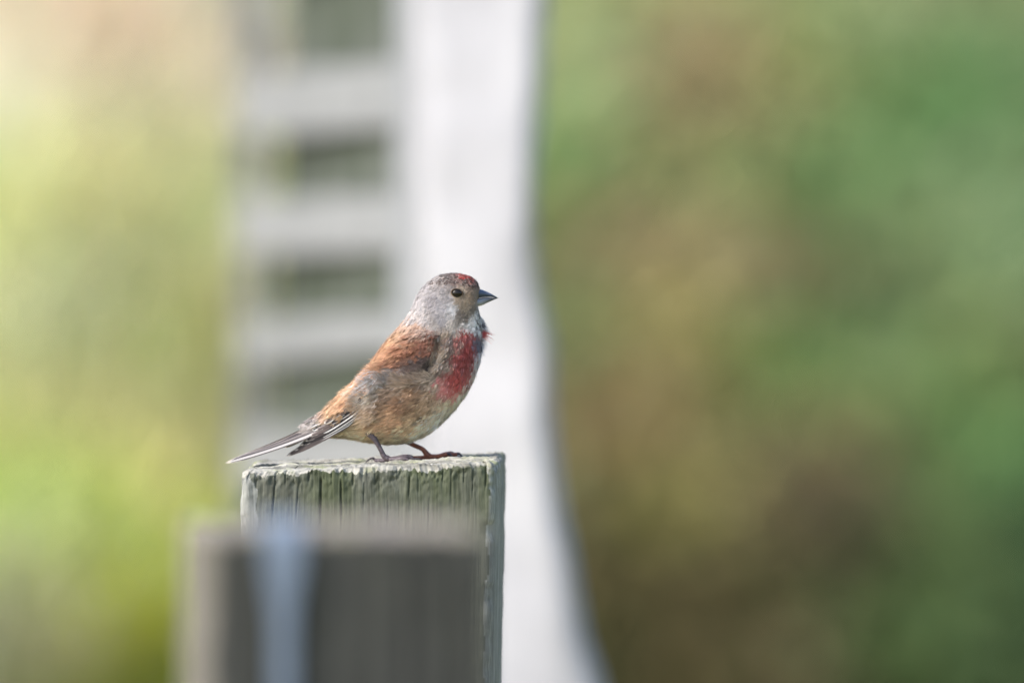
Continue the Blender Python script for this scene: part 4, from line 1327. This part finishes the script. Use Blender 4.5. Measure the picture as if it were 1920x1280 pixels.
def limb(name, pts, mat, parent, n=10, sub=5):
    """pts: (u, v, lat, radius)"""
    q = catmull(pts, (len(pts) - 1) * sub + 1)
    Q = to_world(q[:, :3].copy())
    rad = np.maximum(q[:, 3], 0.15) * S
    # slight knuckles
    Vt, F = tube(Q, rad, n)
    return mesh_object(name, np.array(Vt), F, mat, parent, origin=Q[0])


def foot_v(u, lat):
    """picture height of the post top under drawing position u at lateral lat"""
    x = P(u, 860, Y0 + lat * S)[0]
    z = post_z(x, Y0 + lat * S)
    # drawing v of that world height in the bird plane
    lo_, hi_ = 700.0, 1000.0
    for _ in range(40):
        md = (lo_ + hi_) / 2
        if P(u, md)[2] > z: lo_ = md
        else: hi_ = md
    return lo_


def g(u, lat, r, lift=0.0):
    r *= 1.12
    return (u, foot_v(u, lat) - r - lift + 0.6, lat, r)


LN, LFa = -38.0, 44.0
fn = foot_v(730, LN)
thigh = limb('leg', [(690, 806, LN + 4, 9), (698, 815, LN + 2, 7), (703, 822, LN, 5.2), (708, 830, LN, 4.6), (714, 841, LN, 4.4), (720, 853, LN, 5.0), (726, fn - 8, LN, 6.2), (733, fn - 4.5, LN, 5.2)], leg_near, bird, 14)
def toe(pts, claw, mat, par):
    t = limb('toe', pts, mat, par)
    limb('claw', claw, claw_m, t, 8)


toe([g(733, LN, 5), g(722, LN + 2, 4.2), g(712, LN + 4, 4.0), (703, foot_v(703, LN + 6) - 4.5, LN + 6, 4.0)],
    [(705, foot_v(703, LN + 6) - 5, LN + 6, 2.6), (699, foot_v(699, LN + 6) - 9.5, LN + 6, 2.2), (691, foot_v(691, LN + 6) - 7, LN + 6, 1.5), (685, foot_v(685, LN + 6) - 0.5, LN + 6, .4)], leg_near, thigh)
for (dl, ln_, hump) in ((-14, -2, 3.0), (0, 8, 6.5), (13, 3, 6.0)):
    a0 = LN + dl * .25
    u2, u3, u4 = 745 + ln_ * .3, 757 + ln_ * .7, 768 + ln_
    toe([g(731, a0, 5), g(u2, LN + dl * .55, 4.0, hump * .6), g(u3, LN + dl * .85, 3.8, hump), g(u4, LN + dl, 3.2, 0.5)],
        [(u4 - 1, foot_v(u4, LN + dl) - 4.2, LN + dl, 2.4), (u4 + 7, foot_v(u4 + 7, LN + dl) - 5.5, LN + dl, 1.9), (u4 + 14, foot_v(u4 + 14, LN + dl) - 3.5, LN + dl, 1.2), (u4 + 20, foot_v(u4 + 20, LN + dl) - 0.2, LN + dl, .3)], leg_near, thigh)
ff = foot_v(806, LFa)
thigh2 = limb('leg', [(745, 815, LFa - 8, 9), (754, 823, LFa - 4, 7), (764, 830, LFa, 5.0), (778, 837, LFa, 4.4), (792, 843.5, LFa, 4.4), (801, ff - 9, LFa, 5.6), (808, ff - 5, LFa, 5.0)], leg_far, bird, 14)
toe([g(808, LFa, 4.8), g(796, LFa - 2, 4.0), g(784, LFa - 4, 3.8), (773, foot_v(773, LFa - 6) - 4.5, LFa - 6, 3.6)],
    [(775, foot_v(773, LFa - 6) - 5, LFa - 6, 2.6), (766, foot_v(766, LFa - 6) - 9, LFa - 6, 2.2), (755, foot_v(755, LFa - 6) - 8, LFa - 6, 1.6), (744, foot_v(744, LFa - 6) - .5, LFa - 6, .4)], leg_far, thigh2)
for (dl, ln_, hump) in ((-13, 4, 3.5), (1, 22, 2.5), (14, 10, 4.5)):
    a0 = LFa + dl * .25
    u2, u3, u4 = 818 + ln_ * .35, 827 + ln_ * .7, 835 + ln_
    toe([g(806, a0, 4.8), g(u2, LFa + dl * .5, 3.9, hump * .3), g(u3, LFa + dl * .85, 3.8, hump), (u4, foot_v(u4, LFa + dl) - 5.2 - hump, LFa + dl, 3.9)],
        [(u4 - 1, foot_v(u4, LFa + dl) - 6.5 - hump, LFa + dl, 2.7), (u4 + 4.5, foot_v(u4, LFa + dl) - 7.5 - hump * .5, LFa + dl, 2.2), (u4 + 8, foot_v(u4, LFa + dl) - 4, LFa + dl, 1.4), (u4 + 8.5, foot_v(u4, LFa + dl) - .2, LFa + dl, .4)], leg_far, thigh2)
